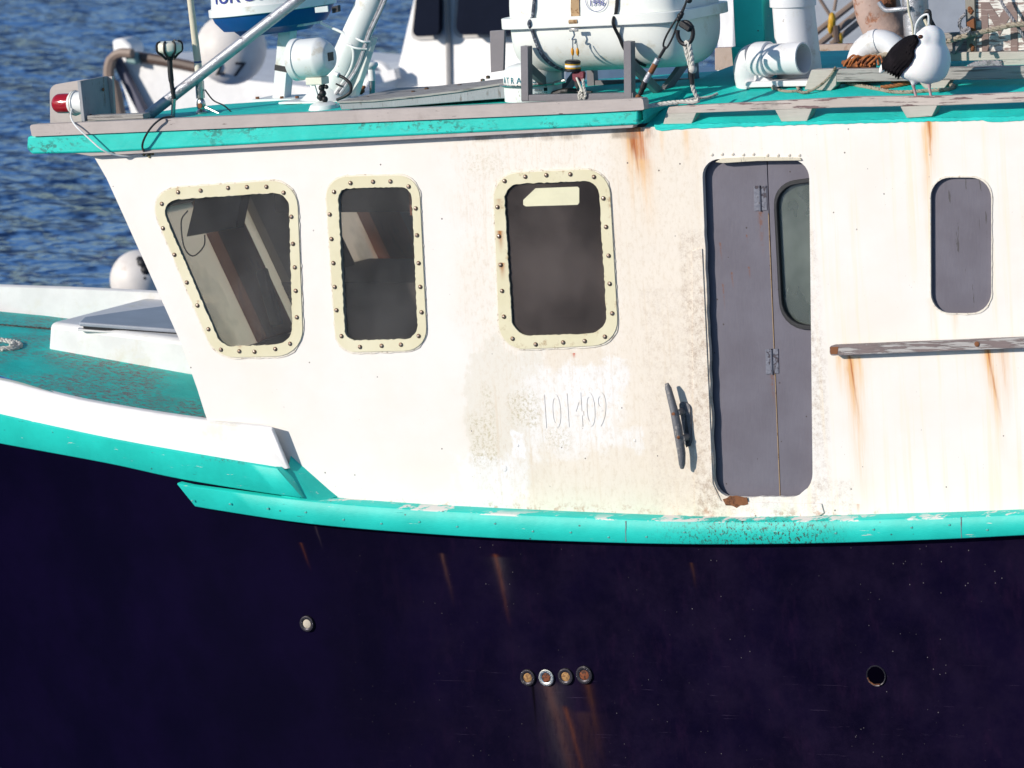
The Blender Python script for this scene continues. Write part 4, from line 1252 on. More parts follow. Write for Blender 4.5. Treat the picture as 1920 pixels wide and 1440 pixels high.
# mushroom GPS antenna
gb = R(324, 220)
ga = thing('gps_antenna', 'cream mushroom antenna taped with black on a dark pole', 'antenna', gb)
def zat(px, py, Y): return P(px, py, Y)
g1 = P(318, 100, gb.y); g2 = P(321, 150, gb.y); g3 = P(326, 185, gb.y)
MB().tube([gb, g3], .012, 12).obj('lower_pole', 'chrome', ga)
MB().tube(smoothpath([g3, g2, P(319, 128, gb.y), g1 + V((0, 0, -.012)), g1]), [0.012] * 6 + [.015] * 6 + [.014] * 6 + [.017] * 5 + [.022, .024], 12).obj('taped_pole', 'black', ga)
gc = P(318, 101, gb.y)
MB().lathe(gc, (0.04, 0, 1), [(.022, -.012), (.052, .008), (.066, .016), (.069, .024), (.069, .05), (.064, .060), (.05, .066), (.01, .068)], 28).obj('head', 'cream', ga, smooth=50)
for a in (-2.2, -1.4, -.55, .4, 1.5):
    c_, s_ = math.cos(a), math.sin(a)
    pts = [gc + V((r * c_, r * s_, z)) for (r, z) in [(.02, -.03), (.045, -.004), (.067, .013), (.0715, .024), (.0715, .05), (.066, .0625), (.05, .0685)]]
    MB().tube(pts, .007, 6).obj('tape', 'black', ga)

# whip antenna on a ratchet foot
wb = R(378, 213)
wa = thing('whip_antenna', 'cream whip antenna standing in a chrome ratchet mount', 'antenna', wb)
wt = P(352, -40, wb.y); w0 = P(374, 152, wb.y)
MB().tube([w0, P(371, 118, wb.y)], [.0215, .0205], 16).obj('ferrule', 'cream', wa)
MB().tube([P(371, 118, wb.y), wt], [.0205, .017], 16).obj('rod', 'cream_pole', wa)
MB().tube([P(371, 117.5, wb.y), P(370.8, 114.5, wb.y)], [.0212, .0212], 16).obj('blue_ring', 'blue_plastic', wa)
MB().tube([P(376, 184, wb.y), w0], [.024, .025], 16).obj('socket', 'chrome', wa)
MB().ball(P(377, 196, wb.y), .034, 16, sc=(.8, .6, 1.2)).obj('ratchet', 'chrome', wa)
MB().lathe(P(376, 198, wb.y - .02), (0, -1, 0), [(.014, 0), (.014, .008), (.005, .01)], 12).obj('ratchet_bolt', 'rust', wa)
MB().tube([P(386, 201, wb.y - .01), P(413, 214, wb.y - .03)], [.009, .006], 8).obj('lever', 'chrome', wa)
MB().lathe(wb - V((0, 0, .004)), (0, 0, 1), [(.032, 0), (.032, .012), (.016, .03)], 18).obj('foot', 'chrome', wa)
MB().tube(smoothpath([P(384, 168, wb.y), P(400, 188, wb.y), P(420, 198, wb.y), P(437, 213, wb.y)]), .004, 6).obj('lead', 'black', wa)

# radar
rb = R(528, 187)
rd = thing('radar', 'white and blue enclosed radar dome on a square white post', 'radar', rb)
YRa = rb.y
pt0, pt1 = P(528, 186, YRa), P(540, 52, YRa)
mb = MB()
for (a, b, w) in [(pt0, pt1, .078)]:
    mb.bar(a, b, w, w, V((0, 1, 0)))
mb.obj('post', 'white_plastic', rd, bevel=.003)
ta, tb = pt0 + (pt1 - pt0) * .40, pt0 + (pt1 - pt0) * .48
mb = MB(); mb.bar(ta, tb, .081, .081, V((0, 1, 0))); mb.obj('tape_band', 'black', rd)
mb = MB(); mb.box(pt0 + V((.02, .02, .006)), (.30, .26, .012)); mb.obj('foot_plate', 'white_plastic', rd)
for (x, y) in [(-.11, -.08), (.15, -.08), (.15, .12), (-.11, .12), (.05, -.08)]:
    MB().lathe(pt0 + V((x, y, .012)), (0, 0, 1), [(.011, 0), (.011, .012)], 6).obj('foot_bolt', 'rust', rd)
rc = P(512, 20, YRa)
axr = (V((0, 0, 1)) + V((-.065, 0, 0))).normalized()
MB().lathe(rc, axr, [(.345, .0), (.362, .004), (.362, .045), (.345, .05), (.335, .16), (.31, .26), (.22, .33), (.02, .35)], 56).obj('dome', 'white_plastic', rd, smooth=40)
MB().lathe(rc, axr, [(.10, -.125), (.20, -.122), (.235, -.09), (.29, -.085), (.335, -.03), (.345, -.001)], 48).obj('pan', 'blue_plastic', rd, smooth=40)
mb = MB(); mb.bar(pt1 + V((-.15, 0, .0)), pt1 + V((.17, 0, .022)), .2, .014); mb.obj('mount_plate', 'white_plastic', rd)
ex = V((axr.z, 0, -axr.x)).normalized()
for (dx, ch) in [(-.32, 'F'), (-.285, 'U'), (-.222, 'R'), (-.135, 'U'), (-.04, 'N'), (.06, 'O')]:
    # letters wrapped round the dome
    vr = right - V((0, 0, right.z)); vr = ROTI @ right
    vr = (vr - axr * vr.dot(axr)).normalized(); vf = vr.cross(axr) * -1
    if vf.dot(look) > 0: vf = -vf
    s_ = max(-.98, min(.98, (dx + .03) / .343)); c_ = math.sqrt(1 - s_ * s_)
    pos = rc + axr * .078 + (vr * s_ + vf * c_) * .345
    tx = (vr * c_ - vf * s_)
    text_mesh('lettering', ch, 0.13, pos, tx, axr, 'ink_blue', rd, ext=.0025, align='CENTER', sx=1.0)
lx = P(596, 18, YRa - .32)
mb = MB(); mb.prism([P(590, 14, YRa - .345), P(614, 11, YRa - .345), P(615, 22, YRa - .335), P(591, 24, YRa - .335)], (0, .01, 0)); mb.obj('rating_label', 'label_white', rd)
mb = MB(); mb.prism([P(622, 13, YRa - .30), P(633, 10, YRa - .30), P(634, 22, YRa - .30), P(623, 25, YRa - .30)], (0, .03, 0)); mb.obj('rating_label', 'ink_black', rd)
MB().tube(smoothpath([P(600, 42, YRa), P(618, 50, YRa), P(640, 62, YRa), P(655, 80, YRa), P(660, 100, YRa)]), .008, 8).obj('cable', 'galv', rd)

# white leaning mast
mbse = R(632, 187)
ms = thing('mast', 'thick white leaning mast with cables tied along it', 'mast', mbse)
m0 = P(620, 178, mbse.y); m1 = P(706, -22, mbse.y)
MB().tube([m0, m0 + (m1 - m0) * .18, m1], [.088, .082, .076], 28).obj('tube', 'white_plastic', ms, smooth=60)
MB().lathe(mbse + V((-.05, .0, -.006)), (0.10, 0, 1), [(.16, 0), (.15, .008), (.11, .05), (.085, .12)], 28).obj('mast_foot', 'white_plastic', ms)
mb = MB(); mb.prism([P(652, 180, mbse.y), P(664, 182, mbse.y), P(700, 70, mbse.y), P(676, 70, mbse.y)], (.02, .02, 0)); mb.obj('gusset', 'white_plastic', ms, bevel=.003)
mb = MB(); mb.box(mbse + V((-.06, 0, .003)), (.42, .34, .012)); mb.obj('foot_plate', 'white_plastic', ms, bevel=.003)
YM = mbse.y - .07
for (pts, r, m) in [([(731, -20), (714, 20), (694, 62), (684, 92), (670, 130), (638, 176)], .010, 'galv'), ([(725, -20), (708, 22), (690, 62), (680, 96), (662, 136), (628, 178)], .008, 'rope_grey'), ([(601, 42), (622, 52), (646, 64), (658, 82), (663, 104), (655, 134), (626, 178)], .0075, 'white_plastic')]:
    MB().tube(smoothpath(pl(pts, YM)), r, 8).obj('cable', m, ms)
for (a, b) in [((668, 72), (694, 78)), ((646, 82), (688, 92))]:
    MB().tube(smoothpath([P(a[0], a[1], YM - .01), P((a[0] + b[0]) / 2, (a[1] + b[1]) / 2 + 3, YM - .03), P(b[0], b[1], YM - .005)]), .006, 6).obj('cable_tie', 'white_plastic', ms)
MB().tube([P(630, 157, YM - .02), P(640, 162, YM - .02)], .005, 6).obj('cable_tie', 'black', ms)

# searchlight
lb = R(608, 204); YL = lb.y
sl = thing('searchlight', 'white drum searchlight with its back to us, on a low round base', 'searchlight', lb)
lc = P(555, 112, YL)
lax = (V((1, 0.0, 0.06))).normalized()
MB().lathe(lc, lax, [(.090, -.015), (.104, -.012), (.113, -.004), (.113, .03), (.106, .034), (.106, .15), (.103, .165), (.075, .205), (.068, .212), (.062, .213), (.01, .215)], 40).obj('drum', 'white_plastic', sl, smooth=38)
lp = lc + lax * .2155
mb = MB(); mb.box(lp, (.004, .055, .045)); mb.obj('plate', 'screen', sl)
MB().lathe(P(628, 138, YL - .05), (1, -.2, -.35), [(.012, 0), (.014, .015), (.014, .028), (.010, .03)], 14).obj('gland', 'white_plastic', sl)
MB().tube(smoothpath([P(634, 141, YL - .05), P(646, 147, YL - .05), P(657, 158, YL - .05), P(657, 172, YL - .05), P(646, 181, YL - .05), P(632, 187, YL - .04)]), .0085, 10).obj('cable', 'black', sl)
mb = MB(); mb.box(P(595, 151, YL), (.10, .08, .04)); mb.obj('saddle', 'cream', sl, bevel=.004)
mb = MB(); mb.bar(P(587, 157, YL - .02), P(597, 190, YL - .02), .012, .02); mb.bar(P(584, 157, YL + .03), P(592, 190, YL + .03), .012, .02); mb.obj('arm', 'white_plastic', sl, bevel=.002)
mb = MB()
for (x, y, r) in [(603, 165, .018), (605, 175, .020), (601, 182, .022), (609, 186, .018), (606, 160, .012), (612, 163, .012)]:
    mb.ball(P(x, y, YL - .01), r, 10)
mb.obj('motor', 'black', sl)
MB().lathe(P(608, 205, YL) - V((0, 0, .01)), (0, 0, 1), [(.082, 0), (.084, .012), (.074, .035), (.05, .048), (.01, .05)], 32).obj('base', 'white_plastic', sl)

# small mushroom vent
vb = R(697, 178)
vt = thing('gps_antenna', 'small plain white mushroom antenna beside the mast foot', 'antenna', vb)
MB().tube([vb - V((0, 0, .02)), P(698, 150, vb.y)], .0165, 12).obj('stub', 'chrome', vt)
MB().tube([P(698, 151, vb.y), P(696, 126, vb.y)], [.020, .019], 14).obj('stem', 'white_plastic', vt)
MB().lathe(P(696, 126, vb.y), (0, 0, 1), [(.019, -.012), (.036, .004), (.040, .010), (.038, .022), (.03, .027), (.005, .029)], 20).obj('cap', 'white_plastic', vt, smooth=50)
mb = MB()
for i in range(14): mb.ball(P(672, 172, vb.y - .05) + V((random.uniform(-.03, .03), random.uniform(-.02, .02), random.uniform(-.01, .025))), random.uniform(.006, .014), 7)
lump = mb.obj('rust_lump', 'rust', ms)

# weathered hatch cover lying on the roof
hb = R(760, 196)
hc = thing('roof_hatch', 'flat weathered grey hatch cover lying on the teal roof beside the raft', 'hatch', hb)
YH = 0.30
front = [(634, 191), (700, 189), (780, 181), (860, 171), (955, 156), (955, 184), (850, 192), (740, 201), (640, 206)]
fp = pl(front, YH)
mb = MB(); mb.prism(fp, (0, .62, .0))
mb.obj('cover', 'slate', hc, bevel=.004)
tp_ = pl([(632, 190), (700, 187), (780, 179), (860, 169), (957, 153)], YH - .012)
mb = MB()
mb.loft([tp_, [p + V((0, .66, .004)) for p in tp_], [p + V((0, .66, -.008)) for p in tp_], [p + V((0, 0, -.010)) for p in tp_]], closed=True)
mb.obj('top_sheet', 'grey_wood', hc)
for (x, y) in [(690, 183), (775, 172), (862, 160), (905, 150), (800, 166), (915, 144)]:
    MB().lathe(PF(x, y, lambda X, Y: zw(X, Y) + .045), (0, 0, 1), [(.012, -.01), (.012, .004), (.006, .007)], 10).obj('bolt', 'bolt', hc)

# ------------------------------------------------------------------ life raft in its cradle
RO = P(922, 58, 0.07); RX = P(1268, 43, 0.07) - RO
RL = RX.length; ex = RX.normalized(); ey = V((0, 1, 0)); ez = ex.cross(ey).normalized()
RW = 0.72
rcn = RO + ex * (RL / 2) + ey * (RW / 2)
raft = thing('life_raft_canister', 'white fibreglass life raft canister strapped in a grey steel cradle', 'life raft', rcn - ez * .24)
def rpt(x, y, z): return rcn + ex * x + ey * y + ez * z
def plan(hx, hy, e, n=64):
    out = []
    for k in range(n):
        a = 2 * math.pi * k / n
        c, s_ = math.cos(a), math.sin(a)
        out.append((hx * math.copysign(abs(c) ** (2 / e), c), hy * math.copysign(abs(s_) ** (2 / e), s_)))
    return out
HX, HY = RL / 2 - .03, RW / 2 - .03
def shell(name, z0, z1, mat, nx=3.2, ny=2.6):
    mb = MB(); rows = []
    for i in range(15):
        t = i / 14
        t = math.sin(t * math.pi / 2)
        sx = max(1 - t ** nx, 0) ** (1 / nx); sy = max(1 - t ** ny, 0) ** (1 / ny)
        sx = .25 + .75 * sx
        rows.append([rpt(x, y, z0 + (z1 - z0) * t) for (x, y) in plan(HX * (.80 + .20 * sx if i < 14 else .80), HY * max(sy, .02), 5.5)])
        if i < 14:
            f = max(1 - t ** nx, 0) ** (1 / nx)
            rows[-1] = [rpt(x, y, z0 + (z1 - z0) * t) for (x, y) in plan(HX * (.72 + .28 * f), HY * (.10 + .90 * sy), 5.5)]
    rows = [r + [r[0]] for r in rows]
    R_ = mb.loft(rows)
    bmesh.ops.remove_doubles(mb.bm, verts=mb.bm.verts, dist=1e-5)
    return mb.obj(name, mat, raft, smooth=50)
shell('lower_shell', 0.0, -0.245, 'raft_white')
shell('upper_shell', 0.055, 0.33, 'raft_white')
mb = MB()
pin, pout = plan(HX, HY, 5.5), plan(RL / 2, RW / 2, 6.5)
rw = []
for (pp, z) in [(pin, -.001), (pout, .0), (pout, .055), (pin, .056)]:
    r_ = [rpt(x, y, z) for (x, y) in pp]; rw.append(r_ + [r_[0]])
mb.loft(rw); bmesh.ops.remove_doubles(mb.bm, verts=mb.bm.verts, dist=1e-5)
mb.obj('rim', 'raft_white', raft, bevel=.004, smooth=45)
def rsurf(x, z, off=.004):
    """near-side surface point of the canister at height z"""
    if -.001 <= z <= .056:
        return rpt(x, -RW / 2 - off, z)
    t = (-z / .245) if z < 0 else (z - .055) / .275
    t = min(max(t, 0), .999)
    sy = max(1 - t ** 2.6, 0) ** (1 / 2.6)
    return rpt(x, -HY * (.10 + .90 * sy) - off, z)
def xr(px): return (P(px, 45, .07) - rcn).dot(ex)
def strap(name, pxs, r, mat, flat=None):
    pts = []
    for (px, z) in pxs: pts.append(rsurf(xr(px), z, r * .9))
    pts = smoothpath(pts, 5)
    mb = MB()
    if flat:
        rows = [[p + ex * s_ for s_ in (-flat, flat)] for p in pts]
        rows2 = [[p + ex * s_ - ey * .003 for s_ in (-flat, flat)] for p in pts]
        mb.loft(rows); mb.loft(rows2)
        mb.loft([[r_[0] for r_ in rows], [r_[0] for r_ in rows2]]); mb.loft([[r_[1] for r_ in rows], [r_[1] for r_ in rows2]])
    else:
        mb.tube(pts, r, 8)
    return mb.obj(name, mat, raft)
strap('cord', [(1000, .30), (1001, .22), (999, .12), (995, .06), (993, .03), (993, -.01), (997, -.06), (1002, -.12), (1008, -.17), (1016, -.21), (1026, -.235)], .009, 'navy_strap')
strap('cable', [(1157, .30), (1157, .2), (1155, .10), (1152, .058), (1152, .03), (1152, 0), (1155, -.06), (1160, -.12), (1168, -.18), (1180, -.22)], .009, 'black')
strap('webbing', [(1077, .30), (1077, .2), (1076, .10), (1075.5, .058), (1075, .03), (1075, -.004)], .004, 'tan_strap', flat=.024)
# date roundel
cz = .135; cx = xr(1117)
u1 = rsurf(cx, cz + .05, .003) - rsurf(cx, cz - .05, .003); u1.normalize()
c0 = rsurf(cx, cz, .003)
nrm = ex.cross(u1)
if nrm.y > 0: nrm = -nrm
mb = MB()
ring = [c0 + nrm * .004 + (ex * math.cos(a) + u1 * math.sin(a)) * .062 for a in [2 * math.pi * k / 40 for k in range(40)]]
mb.tube(ring, .0014, 6, closed=True); mb.obj('roundel_ring', 'ink_blue', raft)
text_mesh('roundel_date', '1996', .046, c0 + nrm * .003 - u1 * .034, ex, u1, 'ink_blue', raft, ext=.001, align='CENTER', sx=1.0)
for (px, z, w, h, m) in [(1350, .105, .035, .035, 'ink_blue'), (1350, .107, .032, .030, 'label_white')]:
    pass
# buckle, hydrostatic release, lanyard
yq = 0.045
hr = thing('hydrostatic_release', 'yellow and black hydrostatic release unit hanging in front of the raft', 'release unit', P(1077, 130, yq))
mb = MB(); mb.box(P(1076, 56, .045), (.05, .012, .018)); mb.obj('buckle', 'chrome', hr, bevel=.003)
MB().tube(smoothpath(pl([(1075, 58), (1077, 66), (1073, 74), (1080, 74), (1078, 82)], yq)), .0045, 6).obj('hook', 'chrome', hr)
for (a, b) in [((1074, 76), (1074, 112)), ((1081, 76), (1085, 106))]:
    MB().tube([P(a[0], a[1], yq - .01), P(b[0], b[1], yq - .01)], .003, 6).obj('wire', 'chrome', hr)
for x in (1073.5, 1083):
    MB().ball(P(x, 97, yq - .012), .014, 10, sc=(.6, .6, 1.5)).obj('toggle', 'amber', hr)
cc = P(1074, 134, yq)
axh = V((.06, 0, 1))
MB().lathe(cc, axh, [(.036, 0), (.042, .004), (.042, .016)], 26).obj('drum_base', 'black', hr)
MB().lathe(cc, axh, [(.040, .016), (.040, .042)], 26).obj('drum_label', 'yellow', hr)
MB().lathe(cc, axh, [(.0405, .024), (.0408, .025), (.0408, .033), (.0405, .034)], 26).obj('label_band', 'label_white', hr)
MB().lathe(cc, axh, [(.041, .042), (.041, .052), (.034, .058), (.01, .058)], 26).obj('drum_cap', 'black', hr)
mb = MB(); mb.prism(pl(rp([(1072, 136, 5), (1095, 134, 5), (1094, 153, 8), (1073, 154, 8)]), yq - .01), (0, .025, 0)); mb.obj('red_block', 'maroon', hr, bevel=.004)
MB().tube(pl([(1081, 145), (1092, 172)], yq - .02), .006, 8).obj('shackle_pin', 'cream', hr)
mb = MB()
rope_mb(mb, pl([(1093, 148), (1095, 165), (1098, 178), (1094, 186)], yq - .015), .008)
rope_mb(mb, pl([(1090, 168), (1086, 178), (1088, 187), (1092, 176)], yq - .015), .009)
mb.obj('lashing', 'rope_white', hr)
mb = MB(); mb.prism(pl([(1077, 152), (1085, 152), (1082, 168), (1078, 162)], yq), (0, .02, 0)); mb.obj('tail', 'black', hr)

# cradle
crz = P(1090, 186, .06)
cr = thing('raft_cradle', 'grey welded steel cradle carrying the life raft', 'cradle', crz)
x1, x2 = P(988, 186, .06).x, P(1181, 182, .06).x
zb1, zb2 = P(988, 188, .06).z, P(1181, 184, .06).z
YF = 0.80
mb = MB(); mb.bar(V((x1 - .02, .06, zb1 + .012)), V((x2 + .03, .06, zb2 + .012)), .045, .034); mb.obj('rail', 'grey_steel', cr, bevel=.002)
mb = MB(); mb.bar(V((x1 - .02, YF, zb1 + .005)), V((x2 + .03, YF, zb2 + .005)), .04, .045); mb.obj('rail', 'grey_steel', cr, bevel=.002)
for (xx, zz, tpx, tpy) in [(x1, zb1, 987, 86), (x2, zb2, 1180, 77)]:
    zt = P(tpx, tpy, .06).z
    xt = P(tpx, tpy, .06).x
    mb = MB(); mb.bar(V((xx, .06, zz)), V((xt, .06, zt)), .042, .05, V((0, 1, 0))); mb.obj('post', 'grey_steel', cr, bevel=.002)
    mb = MB(); mb.bar(V((xx, YF, zz - .01)), V((xx, YF, zz + .16)), .042, .05, V((0, 1, 0))); mb.obj('post', 'grey_steel', cr, bevel=.002)
    zm = zz + (zt - zz) * .62
    for (ya_, yb2) in [(.085, .40), (YF - .02, .44)]:
        mb = MB(); mb.bar(V((xx, ya_, zm if ya_ < .4 else zz + .15)), V((xx, yb2, zz - .01)), .045, .03, V((1, 0, 0))); mb.obj('brace', 'grey_steel', cr, bevel=.002)
mb = MB(); mb.prism(pl([(918, 58), (946, 56), (944, 132), (920, 136)], .72), (0, .02, 0)); mb.obj('side_plate', 'grey_steel', cr, bevel=.003)

# satellite terminal under the raft end
sc_ = P(1001, 193, .34); sc_.z = zw(sc_.x, .34) - .004
sd = thing('satellite_dome', 'squat white satellite dome lettered ATRA, half hidden under the raft', 'dome', sc_)
zoff = P(1001, 189, .34).z - sc_.z
sc2 = P(1001, 189, .34)
MB().lathe(sc2, (0, 0, 1), [(.140, 0), (.150, .006), (.1505, .085), (.12, .086)], 40).obj('base', 'white_plastic', sd)
MB().lathe(sc2, (0, 0, 1), [(.150, .084), (.172, .088), (.174, .094), (.155, .099)], 40).obj('flange', 'chrome', sd)
MB().lathe(sc2, (0, 0, 1), [(.152, .098), (.152, .14), (.145, .165), (.125, .185), (.08, .197), (.01, .20)], 40).obj('cap', 'white_plastic', sd, smooth=50)
vr = ROTI @ right; vr.z = 0; vr.normalize(); vf = V((vr.y, -vr.x, 0))
for (s_, ch) in [(-.93, 'A'), (-.83, 'T'), (-.68, 'R'), (-.46, 'A'), (.06, 'S')]:
    c_ = math.sqrt(1 - s_ * s_)
    text_mesh('lettering', ch, .046, sc2 + V((0, 0, .104)) + (vr * s_ + vf * c_) * .1535, vr * c_ - vf * s_, V((0, 0, 1)), 'ink_teal', sd, ext=.001, align='CENTER', sx=1.0 if s_ > -.5 else .8)
def onbase(s_, z, r=.1518):
    c_ = math.sqrt(1 - s_ * s_); return sc2 + V((0, 0, z)) + (vr * s_ + vf * c_) * r
mb = MB(); mb.loft([[onbase(s_ / 20, z) for s_ in range(-1, 12)] for z in (.022, .080)]); mb.obj('label', 'label_white', sd)
text_mesh('label_text', '1174303', .020, onbase(.02, .040, .1535), vr * .95, V((0, 0, 1)), 'ink_black', sd, ext=.0005)
text_mesh('label_text', 'Globe', .017, onbase(.04, .061, .1535), vr * .95, V((0, 0, 1)), 'ink_black', sd, ext=.0005)
mb = MB(); mb.loft([[onbase(s_, z, .1525) for s_ in (.36, .40, .44, .48)] for z in (.058, .076)]); mb.obj('label_mark', 'ink_black', sd)
MB().tube(smoothpath([sc2 + V((.13, -.05, .03)), P(1060, 171, .3), P(1085, 172, .27), P(1110, 173, .25)]), [.02] * 6 + [.017] * 6 + [.008] * 7, 10).obj('connector', 'black', sd)
MB().tube([P(1040, 156, .2), P(1060, 151, .2)], .010, 8).obj('clasp', 'chrome', sd)

# black tensioner line with turnbuckle
YTn = 0.03
tl = thing('tensioner_line', 'dark lashing line with a turnbuckle across the aft end of the raft', 'rope', P(1205, 180, YTn))
lo_ = smoothpath(pl([(1290, -20), (1287, 2), (1276, 25), (1264, 42), (1250, 66), (1244, 82), (1246, 90), (1252, 87), (1262, 68), (1270, 45), (1284, 12), (1292, -20)], .03), 6)
MB().tube(lo_, .0055, 8).obj('loop', 'black', tl)
mb = MB()
for (x, y, r) in [(1275, 30, .016), (1278, 26, .013), (1272, 36, .013), (1292, 0, .017)]: mb.ball(P(x, y, .028), r, 10)
mb.obj('knot', 'black', tl)
MB().tube(pl([(1248, 88), (1236, 108)], YTn), .009, 8).obj('upper_rod', 'black', tl)
MB().tube(pl([(1234, 110), (1210, 153)], YTn), .0155, 14).obj('turnbuckle', 'galv', tl)
MB().tube(pl([(1229, 120), (1220, 136)], YTn - .004), .0145, 14).obj('rust_patch', 'rust', tl)
MB().tube(smoothpath(pl([(1210, 152), (1203, 170), (1198, 180)], YTn)), [.016] * 5 + [.013] * 5 + [.009] * 3, 10).obj('lower_sleeve', 'black', tl)
mb = MB(); mb.ball(P(1197, 182, .03), .016, 10); mb.ball(P(1203, 184, .02), .010, 8); mb.obj('eye', 'rust', tl)

# black snap hook with white rope
sh = thing('snap_hook', 'black snap hook with a white braided rope hanging from the raft end', 'hook', P(1285, 70, .02))
hk = []
for k in range(23):
    a = -2.2 + k / 22 * 5.6
    hk.append(P(1285 + 14.5 * math.cos(a), 62 + 21 * math.sin(a), .02))
MB().tube(hk, .011, 10).obj('ring', 'black', sh)
mb = MB(); mb.bar(P(1277, 42, .02), P(1297, 55, .02), .05, .035); mb.obj('gate', 'black', sh, bevel=.008)
mb = MB()
rope_mb(mb, pl([(1285, 82), (1291, 80), (1295, 100), (1298, 125), (1296, 131)], .02), .0135)
rope_mb(mb, pl([(1284, 83), (1290, 110), (1296, 130)], .03), .011)
mb.ball(P(1299, 130, .02), .022, 10)
mb.obj('rope_fall', 'rope_white', sh)
MB().tube(pl([(1296, 134), (1298, 158)], .025), [.014, .012], 10).obj('taped_eye', 'black', sh)
mb = MB(); rope_mb(mb, [P(1298, 157, .03), P(1301, 170, .04), P(1308, 184, .05), P(1309, 188, .05), P(1300, 191, .045), P(1280, 191, .04), P(1250, 194, .02), P(1210, 200, -.02)], .0115)
rope_mb(mb, [P(1285, 189, .05), P(1300, 186, .09), P(1330, 182, .16), P(1345, 176, .22)], .008)
wr = mb.obj('deck_rope', 'rope_white', sh)
# ------------------------------------------------------------------ gear on the after roof
def single(o, label, cat, group=None):
    BOAT_TOPS.append(o); ORG.setdefault(o, V((0, 0, 0)))
    return tag(o, label, cat, group)
# teal exhaust trunk
YB = RAf(1400, 150).y
tb_ = thing('exhaust_stack', 'tall square teal exhaust stack standing on the roof aft of the raft', 'exhaust stack', P(1400, 150, YB))
c_ = [P(1380, 90, YB), P(1437, 90, YB)]
xw = (c_[1] - c_[0]).length
def tower(name, px0, px1, pyb, pyt, Y, depth, mat, parent, bev=.008):
    a, b = P(px0, pyb, Y), P(px1, pyb, Y); t_ = P(px0 - 6, pyt, Y)
    lean = (t_.x - a.x)
    mb = MB()
    z0, z1 = min(a.z, b.z), t_.z
    q = [V((a.x, Y, z0)), V((b.x, Y, z0)), V((b.x, Y + depth, z0)), V((a.x, Y + depth, z0))]
    mb.raw(q + [p + V((lean, 0, z1 - z0)) for p in q], [(0, 1, 2, 3), (4, 5, 6, 7), (0, 1, 5, 4), (1, 2, 6, 5), (2, 3, 7, 6), (3, 0, 4, 7)])
    return mb.obj(name, mat, parent, bevel=bev)
tower('plinth', 1376, 1424, 152, 88, YB, .22, 'teal_rail', tb_)
tower('column', 1378, 1434, 90, -30, YB + .03, .17, 'teal_rail', tb_)
# big white upright pipe
YPp = RAf(1497, 142).y
up_ = thing('exhaust_pipe', 'fat white plastic upright pipe with a collar, behind the elbow vent', 'pipe', P(1497, 158, YPp))
MB().tube([P(1500, 150, YPp), P(1494, 80, YPp), P(1487, 5, YPp)], [.118, .112, .108], 36).obj('pipe', 'pvc', up_, smooth=60)
MB().tube([P(1487, 11, YPp), P(1485, -30, YPp)], [.119, .119], 36).obj('collar', 'pvc', up_)
# elbow vent with its mouth facing aft
YV = RAf(1440, 160).y
ev = thing('elbow_vent', 'white plastic elbow vent with its round mouth facing aft', 'vent', P(1440, 158, YV))
vc = P(1425, 112, YV)
axv = V((1, -.12, .02)).normalized()
MB().lathe(vc, axv, [(.086, -.03), (.092, -.02), (.092, .055), (.086, .06)], 36).obj('coupling', 'pvc', ev)
MB().lathe(vc, axv, [(.080, .05), (.079, .13), (.079, .165), (.082, .167), (.082, .26), (.074, .262), (.072, .25), (.068, .16), (.05, .10)], 36, capa=False).obj('mouth', 'pvc', ev)
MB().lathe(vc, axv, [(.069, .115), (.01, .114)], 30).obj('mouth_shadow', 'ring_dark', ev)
MB().tube(smoothpath([vc + axv * -.02, vc + V((-.05, .01, -.015)), vc + V((-.065, .02, -.06)), vc + V((-.06, .03, -.13))], 5), [.088] * 6 + [.090] * 5 + [.088] * 5, 28).obj('elbow', 'pvc', ev, smooth=60)
mb = MB(); mb.prism([vc + V((-.02, -.05, -.05)), vc + V((.10, -.05, -.12)), vc + V((-.06, -.05, -.14))], (0, .06, 0)); mb.obj('fillet', 'white_gel', ev, bevel=.006)
mb = MB(); b0 = P(1470, 156, YV); mb.box(V((b0.x, YV + .02, za(b0.x, YV) + .012)), (.36, .2, .03)); mb.obj('base_plate', 'white_gel', ev, bevel=.004)
# second, arched vent behind the gull
YV2 = YR2 + .16
av = thing('arched_vent', 'arched white plastic pipe vent behind the gull', 'vent', P(1590, 128, YV2))
arc = []
for k in range(13):
    a = math.pi - k / 12 * math.pi * .95
    arc.append(P(1650 + 40 * math.cos(a), 122 - 44 * math.sin(a), YV2))
MB().tube([P(1611, 150, YV2)] + arc, .062, 26).obj('pipe', 'pvc', av, smooth=60)
MB().tube([arc[5] + (arc[4] - arc[5]) * .3, arc[6] + (arc[7] - arc[6]) * .1], .067, 26).obj('sleeve', 'pvc', av)
# belaying pin wrapped with bungees
bp = thing('belaying_pin', 'rusty brown pin wrapped in orange cords beside the arched vent', 'pin', P(1600, 122, YR2 + .07))
YQ = YR2 + .09
MB().tube(pl([(1579, 117), (1585, 118), (1590, 119), (1640, 121)], YQ), [.010, .016, .026, .024], 14).obj('pin', 'rust', bp)
for i in range(7):
    x = 1588 + i * 8
    pts = [P(x - 8 + random.uniform(-3, 3), 124, YQ - .02), P(x, 112 + random.uniform(-4, 4), YQ - .035), P(x + 14, 106 + random.uniform(-3, 3), YQ - .01), P(x + 20, 122 + random.uniform(-3, 5), YQ - .03)]
    MB().tube(smoothpath(pts), .006, 7).obj('cord', 'orange_cord', bp)
mb = MB(); rope_mb(mb, pl([(1606, 112), (1625, 107), (1650, 104), (1672, 100), (1700, 95)], YQ + .02), .013)
single(mb.obj('hitch_rope', 'rope_tan'), 'tan rope leading from the brown pin behind the gull', 'rope')
